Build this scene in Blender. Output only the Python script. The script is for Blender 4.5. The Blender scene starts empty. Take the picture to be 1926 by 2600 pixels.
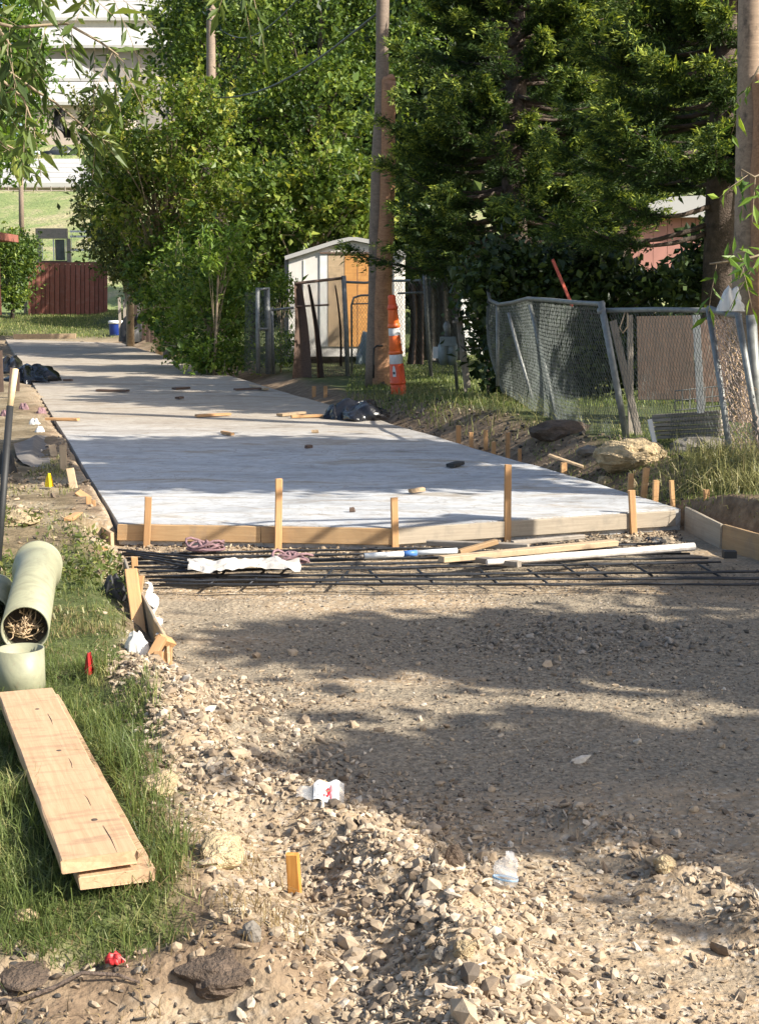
import bpy, math, random
import numpy as np
from mathutils import Vector, Matrix
random.seed(7); RNG = np.random.default_rng(7)
R = math.radians
# ------------------------------------------------------------------ camera
FPX, CX, CY, HZ = 3755.0, 963.0, 1300.0, 745.0
CAMH = 1.75
PITCH = math.atan((CY-HZ)/FPX)
sc = bpy.context.scene
cam = bpy.data.cameras.new('camera'); camo = bpy.data.objects.new('camera', cam)
sc.collection.objects.link(camo); sc.camera = camo
camo.location = (0, 0, CAMH); camo.rotation_euler = (R(90)-PITCH, 0, 0)
cam.sensor_fit = 'VERTICAL'; cam.sensor_height = 36; cam.lens = FPX/2600*36
cam.clip_start = .1; cam.clip_end = 3000
# ------------------------------------------------------------------ light
SUN_EL, SUN_AZ = R(37), R(117)      # azimuth clockwise from +Y
sdir = Vector((math.sin(SUN_AZ)*math.cos(SUN_EL), math.cos(SUN_AZ)*math.cos(SUN_EL), math.sin(SUN_EL)))
w = bpy.data.worlds.new('World'); sc.world = w; w.use_nodes = True
nt = w.node_tree; sky = nt.nodes.new('ShaderNodeTexSky'); sky.sky_type = 'NISHITA'; sky.sun_disc = False
sky.dust_density = 2.2; sky.ozone_density = .9; sky.air_density = 1.; sky.sun_elevation = SUN_EL; sky.sun_rotation = SUN_AZ
nt.links.new(sky.outputs[0], nt.nodes['Background'].inputs[0]); nt.nodes['Background'].inputs[1].default_value = .105
sun = bpy.data.lights.new('sun', 'SUN'); sun.energy = 4.6; sun.angle = R(.5); sun.color = (1, .94, .83)
suno = bpy.data.objects.new('sun', sun); sc.collection.objects.link(suno)
suno.rotation_euler = sdir.to_track_quat('Z', 'Y').to_euler()
sc.view_settings.view_transform = 'Standard'; sc.view_settings.look = 'None'
sc.view_settings.exposure = 1.08; sc.view_settings.gamma = 1
sc.cycles.max_bounces = 8; sc.cycles.transparent_max_bounces = 12
# ------------------------------------------------------------------ helpers
C = sc.collection
Fv = Vector((0, math.cos(PITCH), -math.sin(PITCH))); Uv = Vector((0, math.sin(PITCH), math.cos(PITCH)))
def ray(px, py): return Vector(((px-CX)/FPX, 0, 0)) + Fv + Uv*((CY-py)/FPX)
def D(px, py, Y):
    d = ray(px, py); t = Y/d.y; return Vector((d.x*t, Y, CAMH+d.z*t))
def G(px, py, lvl=0.):
    d = ray(px, py); t = (lvl-CAMH)/d.z; return Vector((d.x*t, d.y*t, lvl))
def sst(a, b, x):
    t = np.clip((np.asarray(x, float)-a)/(b-a), 0, 1); return t*t*(3-2*t)
def xL(y): return -1.99-.268*(y-11.04)
def xR(y):
    y = np.asarray(y, float); return np.where(y > 11.95, 2.45-.272*(y-11.9), 2.45-.38*(y-11.9))
_h = RNG.random((256, 256))
def vn(x, y, s=1.):
    x = np.asarray(x, float)*s+100; y = np.asarray(y, float)*s+100
    xi = np.floor(x).astype(int); yi = np.floor(y).astype(int); fx = x-xi; fy = y-yi
    fx = fx*fx*(3-2*fx); fy = fy*fy*(3-2*fy)
    a = _h[xi % 256, yi % 256]; b = _h[(xi+1) % 256, yi % 256]; c = _h[xi % 256, (yi+1) % 256]; d = _h[(xi+1) % 256, (yi+1) % 256]
    return (a*(1-fx)+b*fx)*(1-fy)+(c*(1-fx)+d*fx)*fy-.5
def fbm(x, y, s, o=3): return sum(vn(x+i*7.3, y+i*3.1, s*2**i)/2**i for i in range(o))
def gauss(x, y, cx, cy, rx, ry): return np.exp(-((x-cx)/rx)**2-((y-cy)/ry)**2)
def ridge(x, y, pts, wd):
    best = np.full(np.broadcast(x, y).shape, 1e9)
    for (ax, ay), (bx, by) in zip(pts, pts[1:]):
        dx, dy = bx-ax, by-ay; t = np.clip(((x-ax)*dx+(y-ay)*dy)/(dx*dx+dy*dy), 0, 1)
        best = np.minimum(best, (x-ax-t*dx)**2+(y-ay-t*dy)**2)
    return np.exp(-best/wd**2)
HEAP = [(-1.0, 6.7), (-.72, 5.7), (-.45, 5.15), (-.12, 4.9), (.05, 4.5), (.2, 4.0), (.28, 3.5), (.3, 2.4)]
WIND = [(.72, 5.2), (.92, 4.72), (1.12, 4.35), (1.3, 3.9), (1.5, 3.2)]
def H(x, y):
    x = np.asarray(x, float); y = np.asarray(y, float)
    l = xL(y)-x; r = x-xR(y)
    base = np.full(np.broadcast(x, y).shape, -.17)
    far = sst(57.5, 59.5, y); base = base*(1-far)+far*-.02
    lt = np.where(y < 10, 0.0, .03)+.05*fbm(x, y, .8)
    rt = .22-.2*sst(21, 25.5, y)+.1*sst(30, 40, y)+.05*fbm(x, y, .7)
    kl = np.where(y > 11.3, sst(-.09, .03, l), sst(-.05, .34, l)); kr = sst(.04, .95, r)*sst(11, 13.5, y)+sst(.04, .2, r)*(1-sst(11, 13.5, y))
    h = base*(1-kl)+lt*kl; h = h*(1-kr)+rt*kr
    h = h + .75*sst(58, 73, y)
    near = 1-sst(9, 14, y); inroad = (1-kl)*(1-kr)
    h = h + near*.155*ridge(x, y, HEAP, .24)*(1+.7*fbm(x, y, 4)) + near*.07*ridge(x, y, WIND, .11)*(1+1.2*fbm(x, y, 5))
    h = h + .035*ridge(x, y, [(-.9, 9.0), (-.5, 9.0)], .12)+.03*ridge(x, y, [(.5, 6.45), (1.1, 6.5)], .09)
    h = h - .05*gauss(x, y, -.8, 4.55, .3, .25)
    # foreground: dug edge at the bottom left
    dug = (1-sst(3.55, 4.0, y+.25*fbm(x, y, 2)))*sst(.0, .5, l+.1); h = h-.16*dug
    h = h - .08*gauss(x, y, -.72, 3.95, .22, .14)+.10*gauss(x, y, -.28, 3.78, .13, .1)*.4
    h = h + near*((.012*fbm(x, y, 6, 3)+.02*np.maximum(fbm(x, y*1.6, 9, 3)-.12, 0))*inroad+.05*fbm(x, y, 3, 3)*(1-inroad)+.02*inroad*fbm(x, y, 1.2, 2))
    h = h + .022*gauss(x, y, -.25, 8.25, .35, .1)+.02*gauss(x, y, 1.6, 6.9, .5, .08)+near*inroad*.02*fbm(x*.5, y*2.2, 1.6, 2)
    h = h + (1-near)*.03*fbm(x, y, 2)*(1-inroad)
    return h
def Hs(x, y): return float(H(x, y))
def T(px, py):
    d = ray(px, py); t = 2.5
    while t < 400:
        p = d*t
        if CAMH+p.z < Hs(p.x, p.y): break
        t *= 1.004
    return Vector((d.x*t, d.y*t, Hs(d.x*t, d.y*t)))

def np_mesh(V, F, name='m', smooth=False, attrs=None):
    me = bpy.data.meshes.new(name); V = np.asarray(V, np.float32); F = np.asarray(F, np.int32); n, k = F.shape
    me.vertices.add(len(V)); me.vertices.foreach_set('co', V.ravel())
    me.loops.add(n*k); me.loops.foreach_set('vertex_index', F.ravel())
    me.polygons.add(n); me.polygons.foreach_set('loop_start', np.arange(n, dtype=np.int32)*k)
    me.polygons.foreach_set('loop_total', np.full(n, k, np.int32))
    me.polygons.foreach_set('use_smooth', np.full(n, bool(smooth)))
    for a, v in (attrs or {}).items():
        at = me.attributes.new(a, 'FLOAT', 'POINT'); at.data.foreach_set('value', np.asarray(v, np.float32))
    me.update(calc_edges=True); me.validate(); return me
def link(name, me, mat, parent=None, M=None):
    o = bpy.data.objects.new(name, me); C.objects.link(o)
    if mat and not me.materials: me.materials.append(mat)
    if parent: o.parent = parent; o.matrix_basis = Matrix.Translation(-parent.location) @ (M or Matrix())
    elif M: o.matrix_basis = M
    return o
def tag(o, label=None, cat=None, group=None, kind=None):
    if label: o['label'] = label
    if cat: o['category'] = cat
    if group: o['group'] = group
    if kind: o['kind'] = kind
    return o
def thing(name, label, cat, loc, group=None):
    o = bpy.data.objects.new(name, None); C.objects.link(o); o.location = loc; o.empty_display_size = .1
    return tag(o, label, cat, group)
class MB:
    def __init__(s): s.v = []; s.f = []
    def add(s, V, F):
        n = len(s.v); s.v += [tuple(p) for p in V]; s.f += [tuple(i+n for i in f) for f in F]; return s
    def box(s, c, size, M=None):
        a, b, d = [q/2 for q in size]; V = [Vector((x, y, z)) for x in (-a, a) for y in (-b, b) for z in (-d, d)]
        V = [(M @ p if M else p)+Vector(c) for p in V]
        return s.add(V, [(0, 1, 3, 2), (4, 6, 7, 5), (0, 4, 5, 1), (2, 3, 7, 6), (0, 2, 6, 4), (1, 5, 7, 3)])
    def tube(s, pts, rad, n=8, cap=True):
        pts = [Vector(p) for p in pts]; rad = rad if isinstance(rad, (list, tuple)) else [rad]*len(pts)
        V = []; up = None
        for i, p in enumerate(pts):
            d = (pts[min(i+1, len(pts)-1)]-pts[max(i-1, 0)]).normalized()
            if up is None: up = Vector((0, 0, 1)) if abs(d.z) < .9 else Vector((1, 0, 0))
            a = d.cross(up).normalized(); b = a.cross(d).normalized(); up = b
            V += [p+(a*math.cos(2*math.pi*k/n)+b*math.sin(2*math.pi*k/n))*rad[i] for k in range(n)]
        Fs = [(i*n+k, i*n+(k+1) % n, (i+1)*n+(k+1) % n, (i+1)*n+k) for i in range(len(pts)-1) for k in range(n)]
        if cap: Fs += [tuple(range(n))[::-1], tuple(range((len(pts)-1)*n, len(pts)*n))]
        return s.add(V, Fs)
    def lathe(s, prof, c=(0, 0, 0), n=24, cap=True):
        V = [Vector(c)+Vector((r*math.cos(2*math.pi*k/n), r*math.sin(2*math.pi*k/n), z)) for r, z in prof for k in range(n)]
        Fs = [(i*n+k, i*n+(k+1) % n, (i+1)*n+(k+1) % n, (i+1)*n+k) for i in range(len(prof)-1) for k in range(n)]
        if cap: Fs += [tuple(range(n))[::-1], tuple(range((len(prof)-1)*n, len(prof)*n))]
        return s.add(V, Fs)
    def grid(s, fn, nu, nv):
        V = [fn(i/nu, j/nv) for i in range(nu+1) for j in range(nv+1)]
        return s.add(V, [(i*(nv+1)+j, (i+1)*(nv+1)+j, (i+1)*(nv+1)+j+1, i*(nv+1)+j+1) for i in range(nu) for j in range(nv)])
    def build(s, name, mat, parent=None, smooth=False, M=None):
        me = bpy.data.meshes.new(name); me.from_pydata(s.v, [], s.f)
        if smooth: me.polygons.foreach_set('use_smooth', [True]*len(me.polygons))
        me.update(); return link(name, me, mat, parent, M)
def board(name, p0, p1, wd, th, mat, parent=None, side=None, warp=.0, rough=.002, seg=5, taper=0):
    """a sawn board; local X along p0->p1, width across `side`, chamfered edges"""
    p0 = Vector(p0); p1 = Vector(p1); L = (p1-p0).length; X = (p1-p0).normalized()
    side = Vector(side) if side is not None else (Vector((0, 0, 1)).cross(X) if abs(X.z) < .9 else Vector((1, 0, 0)))
    Y = (side-X*side.dot(X)).normalized(); Z = X.cross(Y)
    c = min(.004, th*.2); a, b = wd/2, th/2
    prof = [(-a, -b+c), (-a+c, -b), (a-c, -b), (a, -b+c), (a, b-c), (a-c, b), (-a+c, b), (-a, b-c)]
    V = []; rn = random.Random(int(L*9999)+int(p0.x*991))
    for i in range(seg+1):
        t = i/seg; ox = warp*math.sin(t*math.pi)
        k = 1-taper*max(0, (t-.7)/.3)
        for (u, v) in prof: V.append((t*L+(rn.uniform(-1, 1)*rough*2 if i in (0, seg) else 0), u*k+rn.uniform(-1, 1)*rough*.5+ox, v*k+rn.uniform(-1, 1)*rough*.5))
    n = 8; Fs = [(i*n+k, i*n+(k+1) % n, (i+1)*n+(k+1) % n, (i+1)*n+k) for i in range(seg) for k in range(n)]
    Fs += [tuple(range(n))[::-1], tuple(range(seg*n, seg*n+n))]
    Mx = Matrix((( X.x, Y.x, Z.x, p0.x), (X.y, Y.y, Z.y, p0.y), (X.z, Y.z, Z.z, p0.z), (0, 0, 0, 1)))
    m = MB().add(V, Fs); return m.build(name, mat, parent, M=Mx)
# ------------------------------------------------------------------ materials
def mat_new(name):
    m = bpy.data.materials.new(name); m.use_nodes = True; return m, m.node_tree, m.node_tree.nodes['Principled BSDF']
def N(t, typ, **kw):
    n = t.nodes.new(typ)
    for k, v in kw.items():
        if k.startswith('i_'): n.inputs[k[2:]].default_value = v
        else: setattr(n, k, v)
    return n
def ramp(t, src, stops, interp='LINEAR'):
    r = N(t, 'ShaderNodeValToRGB'); r.color_ramp.interpolation = interp; e = r.color_ramp.elements
    while len(e) > 1: e.remove(e[-1])
    e[0].position = stops[0][0]; e[0].color = tuple(stops[0][1])+(1,)
    for p, c in stops[1:]: q = e.new(p); q.color = tuple(c)+(1,)
    t.links.new(src, r.inputs[0]); return r.outputs[0]
def mix(t, fac, a, b, mode='MIX'):
    m = N(t, 'ShaderNodeMix', data_type='RGBA', blend_type=mode)
    for s, v in ((0, fac), (6, a), (7, b)):
        if hasattr(v, 'is_linked'): t.links.new(v, m.inputs[s])
        else: m.inputs[s].default_value = v if s == 0 else tuple(v)+(1,)
    return m.outputs[2]
def coords(t, scale=(1, 1, 1), kind='Object', rot=(0, 0, 0)):
    c = N(t, 'ShaderNodeTexCoord'); m = N(t, 'ShaderNodeMapping'); m.inputs['Scale'].default_value = scale; m.inputs['Rotation'].default_value = rot
    t.links.new(c.outputs[kind], m.inputs[0]); return m.outputs[0]
def noise(t, vec, scale, detail=4, rough=.6, dist=0):
    n = N(t, 'ShaderNodeTexNoise'); n.inputs['Scale'].default_value = scale; n.inputs['Detail'].default_value = detail
    n.inputs['Roughness'].default_value = rough; n.inputs['Distortion'].default_value = dist
    if vec is not None: t.links.new(vec, n.inputs['Vector'])
    return n.outputs[0]
def bump(t, b, h, strength=.5, dist=.01, prev=None):
    n = N(t, 'ShaderNodeBump'); n.inputs['Strength'].default_value = strength; n.inputs['Distance'].default_value = dist
    t.links.new(h, n.inputs['Height'])
    if prev: t.links.new(prev, n.inputs['Normal'])
    t.links.new(n.outputs[0], b.inputs['Normal']); return n.outputs[0]
def m_plain(name, col, rough=.7, var=.25, sc_=6, metal=0, bmp=.2, bd=.005, alpha=None):
    m, t, b = mat_new(name); v = coords(t); n = noise(t, v, sc_, 5)
    c2 = [min(1, c*(1+var)) for c in col]; c1 = [c*(1-var) for c in col]
    t.links.new(ramp(t, n, [(.3, c1), (.7, c2)]), b.inputs['Base Color'])
    b.inputs['Roughness'].default_value = rough; b.inputs['Metallic'].default_value = metal
    if bmp: bump(t, b, noise(t, v, sc_*5, 4), bmp, bd)
    return m
def m_wood(name, c1, c2, stain=None, scale=1., rough=.75, stain_amt=.5, across=False):
    m, t, b = mat_new(name)
    oi = N(t, 'ShaderNodeObjectInfo'); add = N(t, 'ShaderNodeVectorMath', operation='ADD')
    mp = coords(t, (1.2*scale, 22*scale, 22*scale)); t.links.new(mp, add.inputs[0])
    mul = N(t, 'ShaderNodeVectorMath', operation='SCALE'); mul.inputs[0].default_value = (17, 31, 23); t.links.new(oi.outputs['Random'], mul.inputs['Scale'])
    t.links.new(mul.outputs[0], add.inputs[1])
    g = noise(t, add.outputs[0], 2.2, 6, .65, .6); col = ramp(t, g, [(.25, c1), (.5, [(p+q)/2 for p, q in zip(c1, c2)]), (.75, c2)])
    if stain:
        add2 = N(t, 'ShaderNodeVectorMath', operation='ADD'); t.links.new(coords(t, (5*scale, 3*scale, 3*scale) if not across else (14, 2.2, 2.2)), add2.inputs[0]); t.links.new(mul.outputs[0], add2.inputs[1])
        s = noise(t, add2.outputs[0], 2., 5, .7, .3); col = mix(t, ramp(t, s, [(.5, (0, 0, 0)), (.72, (stain_amt,)*3)]), col, stain)
    col = mix(t, 1., col, ramp(t, oi.outputs['Random'], [(0, (.72, .7, .68)), (1, (1.1, 1.08, 1.05))]), 'MULTIPLY')
    t.links.new(col, b.inputs['Base Color']); b.inputs['Roughness'].default_value = rough
    bump(t, b, g, .35, .004); return m
def m_leaf(name, dark, mid, light, trans=.35, rough=.45):
    m, t, b = mat_new(name); a = N(t, 'ShaderNodeAttribute', attribute_name='tint')
    col = ramp(t, a.outputs['Fac'], [(0, dark), (.55, mid), (1, light)])
    t.links.new(col, b.inputs['Base Color']); b.inputs['Roughness'].default_value = rough; b.inputs['Specular IOR Level'].default_value = .35
    tr = N(t, 'ShaderNodeBsdfTranslucent'); hs = N(t, 'ShaderNodeHueSaturation', i_Saturation=1.1, i_Value=1.3); hs.inputs['Hue'].default_value = .485
    t.links.new(col, hs.inputs['Color']); t.links.new(hs.outputs[0], tr.inputs[0])
    mx = N(t, 'ShaderNodeMixShader'); mx.inputs[0].default_value = trans
    t.links.new(b.outputs[0], mx.inputs[1]); t.links.new(tr.outputs[0], mx.inputs[2])
    t.links.new(mx.outputs[0], t.nodes['Material Output'].inputs[0]); return m
M = {}
M['form'] = m_wood('form_lumber', (.38, .23, .11), (.54, .37, .2), (.25, .2, .16), stain_amt=.45)
M['stake'] = m_wood('stake_wood', (.42, .22, .09), (.6, .37, .18), (.3, .22, .15), stain_amt=.3)
M['stake_old'] = m_wood('stake_wood_weathered', (.36, .25, .15), (.55, .42, .27), (.15, .12, .09), stain_amt=.6)
M['marker'] = m_wood('marker_pine', (.5, .19, .025), (.72, .38, .1), scale=1.4)
M['plank'] = m_wood('plank_wood', (.4, .25, .14), (.56, .39, .24), (.2, .12, .08), stain_amt=.6, across=True)
M['greywood'] = m_wood('grey_wood', (.2, .17, .14), (.42, .37, .31), (.1, .09, .08))
M['darkwood'] = m_wood('dark_wood', (.07, .045, .035), (.17, .11, .08), (.04, .03, .03))
M['ply'] = m_wood('plywood', (.04, .026, .018), (.085, .052, .034), (.03, .025, .02), scale=.5, stain_amt=.7)  # base colour darkened to stand in for shade on the sheet; stains are its own
M['redwood'] = m_wood('red_fence_wood', (.2, .06, .045), (.36, .14, .1), (.4, .3, .27), scale=.6, stain_amt=.25)
M['pole'] = m_wood('pole_wood', (.27, .13, .065), (.56, .31, .17), (.06, .04, .03), scale=.7, stain_amt=.6)
M['polegrey'] = m_wood('pole_wood_grey', (.19, .14, .105), (.4, .31, .24), (.08, .07, .06), scale=.7)
M['cedarply'] = m_wood('cedar_siding', (.5, .22, .06), (.72, .38, .12), (.35, .15, .05), scale=.5)
M['bark'] = m_plain('bark', (.09, .065, .05), .95, .5, 8, bmp=.8, bd=.03)
M['twig'] = m_plain('twig_bark', (.3, .23, .15), .9, .3, 10)
M['steel'] = m_plain('galvanised_steel', (.21, .215, .205), .55, .3, 14, metal=.4, bmp=.1)
M['wire'] = m_plain('fence_wire', (.12, .135, .125), .6, .3, 8, metal=.3, bmp=0)
M['wirerust'] = m_plain('fence_wire_rusty', (.2, .13, .1), .8, .4, 8, metal=.2, bmp=0)
M['rebar'] = m_plain('rebar_steel', (.035, .037, .042), .5, .4, 20, metal=.5, bmp=.5)
M['black'] = m_plain('black_plastic', (.012, .012, .014), .22, .2, 5, bmp=.25, bd=.02)
M['blackmatte'] = m_plain('black_rubber', (.02, .02, .02), .6)
M['orange'] = m_plain('orange_plastic', (.82, .1, .025), .45, .12, 5, bmp=.1)
M['orange2'] = m_plain('orange_plastic_light', (.9, .16, .03), .45, .12, 5, bmp=.1)
M['reflect'] = m_plain('reflective_sleeve', (.75, .74, .72), .35, .12, 9)
M['white'] = m_plain('white_plastic', (.75, .75, .73), .5, .08, 6)
M['whitepaint'] = m_plain('white_paint', (.72, .68, .62), .6, .1, 3)
M['whiteroof'] = m_plain('white_roof', (.42, .41, .39), .6, .08, .6)
M['beige'] = m_plain('beige_wall', (.42, .35, .3), .8, .1, .4)
M['taupe'] = m_plain('taupe_wall', (.3, .27, .25), .8, .1, .4)
M['pinkwall'] = m_plain('pink_siding', (.42, .2, .16), .8, .15, 1)
def m_pvc():
    m, t, b = mat_new('green_pvc'); v = coords(t); n = noise(t, coords(t, (1, 1, 1)), 5, 6, .7, 1.5); n2 = noise(t, v, 40, 5, .7)
    c = ramp(t, n, [(.35, (.23, .225, .15)), (.6, (.32, .32, .21))]); c = mix(t, ramp(t, n, [(.56, (0,)*3), (.72, (.6,)*3)]), c, (.3, .23, .15)); c = mix(t, ramp(t, n2, [(.58, (0,)*3), (.68, (.5,)*3)]), c, (.26, .2, .13))
    t.links.new(c, b.inputs['Base Color']); b.inputs['Roughness'].default_value = .5; bump(t, b, n2, .15, .003); return m
M['pvc'] = m_pvc()
M['pvcdark'] = m_plain('dirt_inside', (.06, .045, .035), .95, .5, 12, bmp=.8, bd=.02)
M['roots'] = m_plain('dry_stems', (.5, .36, .22), .8, .35, 20)
M['blue'] = m_plain('blue_plastic', (.015, .045, .25), .35, .15, 4)
M['yellow'] = m_plain('yellow_flag', (.85, .62, .02), .45, .1, 20)
M['red'] = m_plain('red_flag', (.38, .02, .02), .5, .3, 20)
M['rope'] = m_plain('maroon_rope', (.22, .13, .14), .9, .4, 30, bmp=.6)
M['cloth'] = m_plain('white_tarp', (.72, .7, .66), .7, .08, 6)
M['meter'] = m_plain('meter_grey', (.2, .24, .25), .5, .2, 8, metal=.3)
M['glassdark'] = m_plain('window_glass', (.1, .11, .1), .15, .3, 3)
M['frame'] = m_plain('window_frame', (.75, .74, .7), .6, .1, 5)
M['rock'] = m_plain('limestone', (.5, .38, .22), .9, .5, 9, bmp=1, bd=.05)
M['clod'] = m_plain('dark_clod', (.12, .085, .06), .95, .4, 14, bmp=1, bd=.03)
M['oldconc'] = m_plain('old_concrete', (.17, .15, .125), .9, .3, 5, bmp=.6, bd=.02)
M['redpaint'] = m_plain('red_metal', (.35, .06, .03), .5, .2)
M['cloth_dark'] = m_plain('silt_fabric', (.03, .03, .032), .6, .3, 6, bmp=.5, bd=.01)
M['paperred'] = m_plain('red_print', (.65, .04, .05), .5, .1)
M['ink'] = m_plain('dark_print', (.05, .05, .06), .5, .1)
M['silver'] = m_plain('car_silver', (.4, .45, .52), .3, .1, 2, metal=.5, bmp=0)
M['carblack'] = m_plain('car_black', (.03, .035, .04), .25, .1, 2, bmp=0)
L_ = {}
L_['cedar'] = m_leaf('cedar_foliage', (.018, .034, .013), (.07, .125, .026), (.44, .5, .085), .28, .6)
L_['broad'] = m_leaf('broad_leaves', (.022, .05, .012), (.105, .17, .03), (.33, .4, .07), .36)
L_['yellow'] = m_leaf('yellowing_leaves', (.045, .085, .015), (.15, .22, .035), (.46, .46, .09), .4)
L_['bright'] = m_leaf('bright_leaves', (.05, .11, .02), (.15, .25, .035), (.32, .42, .07), .4)
L_['olive'] = m_leaf('olive_leaves', (.04, .06, .02), (.12, .15, .035), (.28, .27, .08), .32)
L_['pecan'] = m_leaf('long_leaves', (.04, .07, .02), (.11, .16, .035), (.27, .31, .07), .38)
L_['dark'] = m_leaf('dark_leaves', (.014, .028, .01), (.045, .075, .02), (.13, .17, .035), .22)
L_['grass'] = m_leaf('grass_blades', (.07, .1, .03), (.18, .23, .065), (.5, .45, .2), .4)
L_['weed'] = m_leaf('weed_blades', (.12, .13, .045), (.27, .26, .1), (.55, .45, .26), .3)
L_['straw'] = m_leaf('dry_straw', (.14, .1, .05), (.3, .22, .11), (.55, .45, .26), .2)
L_['ivy'] = m_leaf('vine_leaves', (.035, .08, .015), (.13, .21, .03), (.3, .37, .07), .35)
def m_stone(name, stops):
    m, t, b = mat_new(name); a = N(t, 'ShaderNodeAttribute', attribute_name='tint')
    c = ramp(t, a.outputs['Fac'], stops); n = noise(t, coords(t), 60, 4)
    c = mix(t, .6, c, ramp(t, n, [(.3, (.55, .5, .45)), (.7, (1, 1, 1))]), 'MULTIPLY')
    t.links.new(c, b.inputs['Base Color']); b.inputs['Roughness'].default_value = .92; bump(t, b, n, .5, .004); return m
M['stone'] = m_stone('gravel_stone', [(0, (.06, .055, .05)), (.2, (.2, .15, .105)), (.5, (.4, .31, .21)), (.8, (.48, .39, .285)), (1, (.62, .56, .47))])
M['stonegrey'] = m_stone('grey_stone', [(0, (.07, .062, .052)), (.5, (.21, .18, .145)), (1, (.4, .35, .29))])
# ground
def m_ground():
    m, t, b = mat_new('ground_soil'); v = coords(t)
    big = noise(t, v, .9, 5); mid = noise(t, v, 7, 6, .7); fine = noise(t, v, 45, 5, .7)
    vor = N(t, 'ShaderNodeTexVoronoi'); vor.inputs['Scale'].default_value = 28; t.links.new(v, vor.inputs['Vector'])
    vor2 = N(t, 'ShaderNodeTexVoronoi'); vor2.inputs['Scale'].default_value = 70; t.links.new(v, vor2.inputs['Vector'])
    dirt = ramp(t, mid, [(.25, (.2, .145, .09)), (.5, (.37, .27, .17)), (.75, (.5, .39, .26))])
    hsv = N(t, 'ShaderNodeSeparateColor', mode='HSV'); t.links.new(vor.outputs['Color'], hsv.inputs[0])
    peb = ramp(t, hsv.outputs[2], [(0, (.26, .22, .19)), (.5, (.44, .36, .27)), (1, (.62, .55, .45))])
    dirt = mix(t, ramp(t, vor.outputs['Distance'], [(.2, (.7,)*3), (.5, (0,)*3)]), dirt, peb)
    grey = ramp(t, fine, [(.3, (.12, .097, .07)), (.5, (.25, .205, .148)), (.7, (.41, .34, .245))])
    ag = N(t, 'ShaderNodeAttribute', attribute_name='grey'); agr = N(t, 'ShaderNodeAttribute', attribute_name='grassy'); ab = N(t, 'ShaderNodeAttribute', attribute_name='brown')
    stk = noise(t, coords(t, (.8, 4.2, 1), rot=(0, 0, R(8))), 2.2, 5, .7, .6); dirt = mix(t, ramp(t, stk, [(.42, (.55,)*3), (.58, (0,)*3)]), dirt, grey)
    col = mix(t, ag.outputs['Fac'], dirt, grey)
    brown = ramp(t, mid, [(.3, (.1, .07, .045)), (.5, (.2, .14, .09)), (.75, (.34, .25, .16))])
    col = mix(t, ab.outputs['Fac'], col, brown)
    gr = ramp(t, mid, [(.25, (.035, .04, .015)), (.5, (.07, .09, .03)), (.75, (.18, .17, .08))])
    col = mix(t, agr.outputs['Fac'], col, gr)
    t.links.new(col, b.inputs['Base Color']); b.inputs['Roughness'].default_value = .95; b.inputs['Specular IOR Level'].default_value = .2
    p = bump(t, b, vor.outputs['Distance'], .6, .012); p = bump(t, b, vor2.outputs['Distance'], .5, .006, p); bump(t, b, fine, .7, .012, p); return m
M['ground'] = m_ground()
def m_hill():
    m, t, b = mat_new('hill_grass'); v = coords(t, (1, .6, 1)); n = noise(t, v, .22, 6, .65, .5); n2 = noise(t, coords(t), 2.5, 5)
    c = ramp(t, n, [(.3, (.12, .19, .05)), (.5, (.24, .28, .1)), (.62, (.4, .34, .2)), (.75, (.24, .28, .1))])
    c = mix(t, .5, c, ramp(t, n2, [(.3, (.5, .55, .4)), (.7, (1, 1, 1))]), 'MULTIPLY')
    t.links.new(c, b.inputs['Base Color']); b.inputs['Roughness'].default_value = .95; bump(t, b, n2, 1, .3); return m
M['hill'] = m_hill()
def m_concrete():
    m, t, b = mat_new('concrete_fresh'); v = coords(t)
    rz = R(11)
    a1 = noise(t, coords(t, (.45, 1.1, 1), rot=(0, 0, rz)), 1.2, 7, .65, .8); a2 = noise(t, v, 7, 6, .75); a3 = noise(t, coords(t, (.5, 2.6, 1), rot=(0, 0, rz)), 1.3, 6, .7, 1.2)
    br = noise(t, coords(t, (.8, 34, 1), rot=(0, 0, R(62))), 3., 3, .7)
    c = ramp(t, a1, [(.3, (.22, .18, .13)), (.42, (.36, .3, .23)), (.52, (.44, .39, .32)), (.62, (.36, .3, .235)), (.75, (.46, .42, .36))])
    s = N(t, 'ShaderNodeSeparateXYZ'); t.links.new(v, s.inputs[0])
    mr = N(t, 'ShaderNodeMapRange'); mr.inputs[1].default_value = 21; mr.inputs[2].default_value = 16; t.links.new(s.outputs[1], mr.inputs[0])
    c = mix(t, mr.outputs[0], c, ramp(t, a1, [(.3, (.24, .225, .205)), (.42, (.42, .425, .43)), (.55, (.53, .535, .535)), (.64, (.38, .335, .275)), (.74, (.52, .515, .5))]))
    c = mix(t, .55, c, ramp(t, a2, [(.35, (.62, .58, .53)), (.6, (1, 1, 1))]), 'MULTIPLY')
    c = mix(t, .6, c, ramp(t, br, [(.36, (.74, .76, .8)), (.5, (1, 1, 1))]), 'MULTIPLY')
    c = mix(t, ramp(t, a3, [(.56, (0,)*3), (.68, (.6,)*3)]), c, (.3, .23, .15))
    c = mix(t, ramp(t, noise(t, coords(t, (1, 1.6, 1)), .9, 5, .6, 2.5), [(.485, (0,)*3), (.5, (.55,)*3), (.515, (0,)*3)]), c, (.2, .16, .12))
    t.links.new(c, b.inputs['Base Color']); b.inputs['Roughness'].default_value = .8
    p = bump(t, b, a3, .8, .05); p = bump(t, b, br, .4, .004, p); bump(t, b, a2, .4, .008, p); return m
M['concrete'] = m_concrete()
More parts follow.
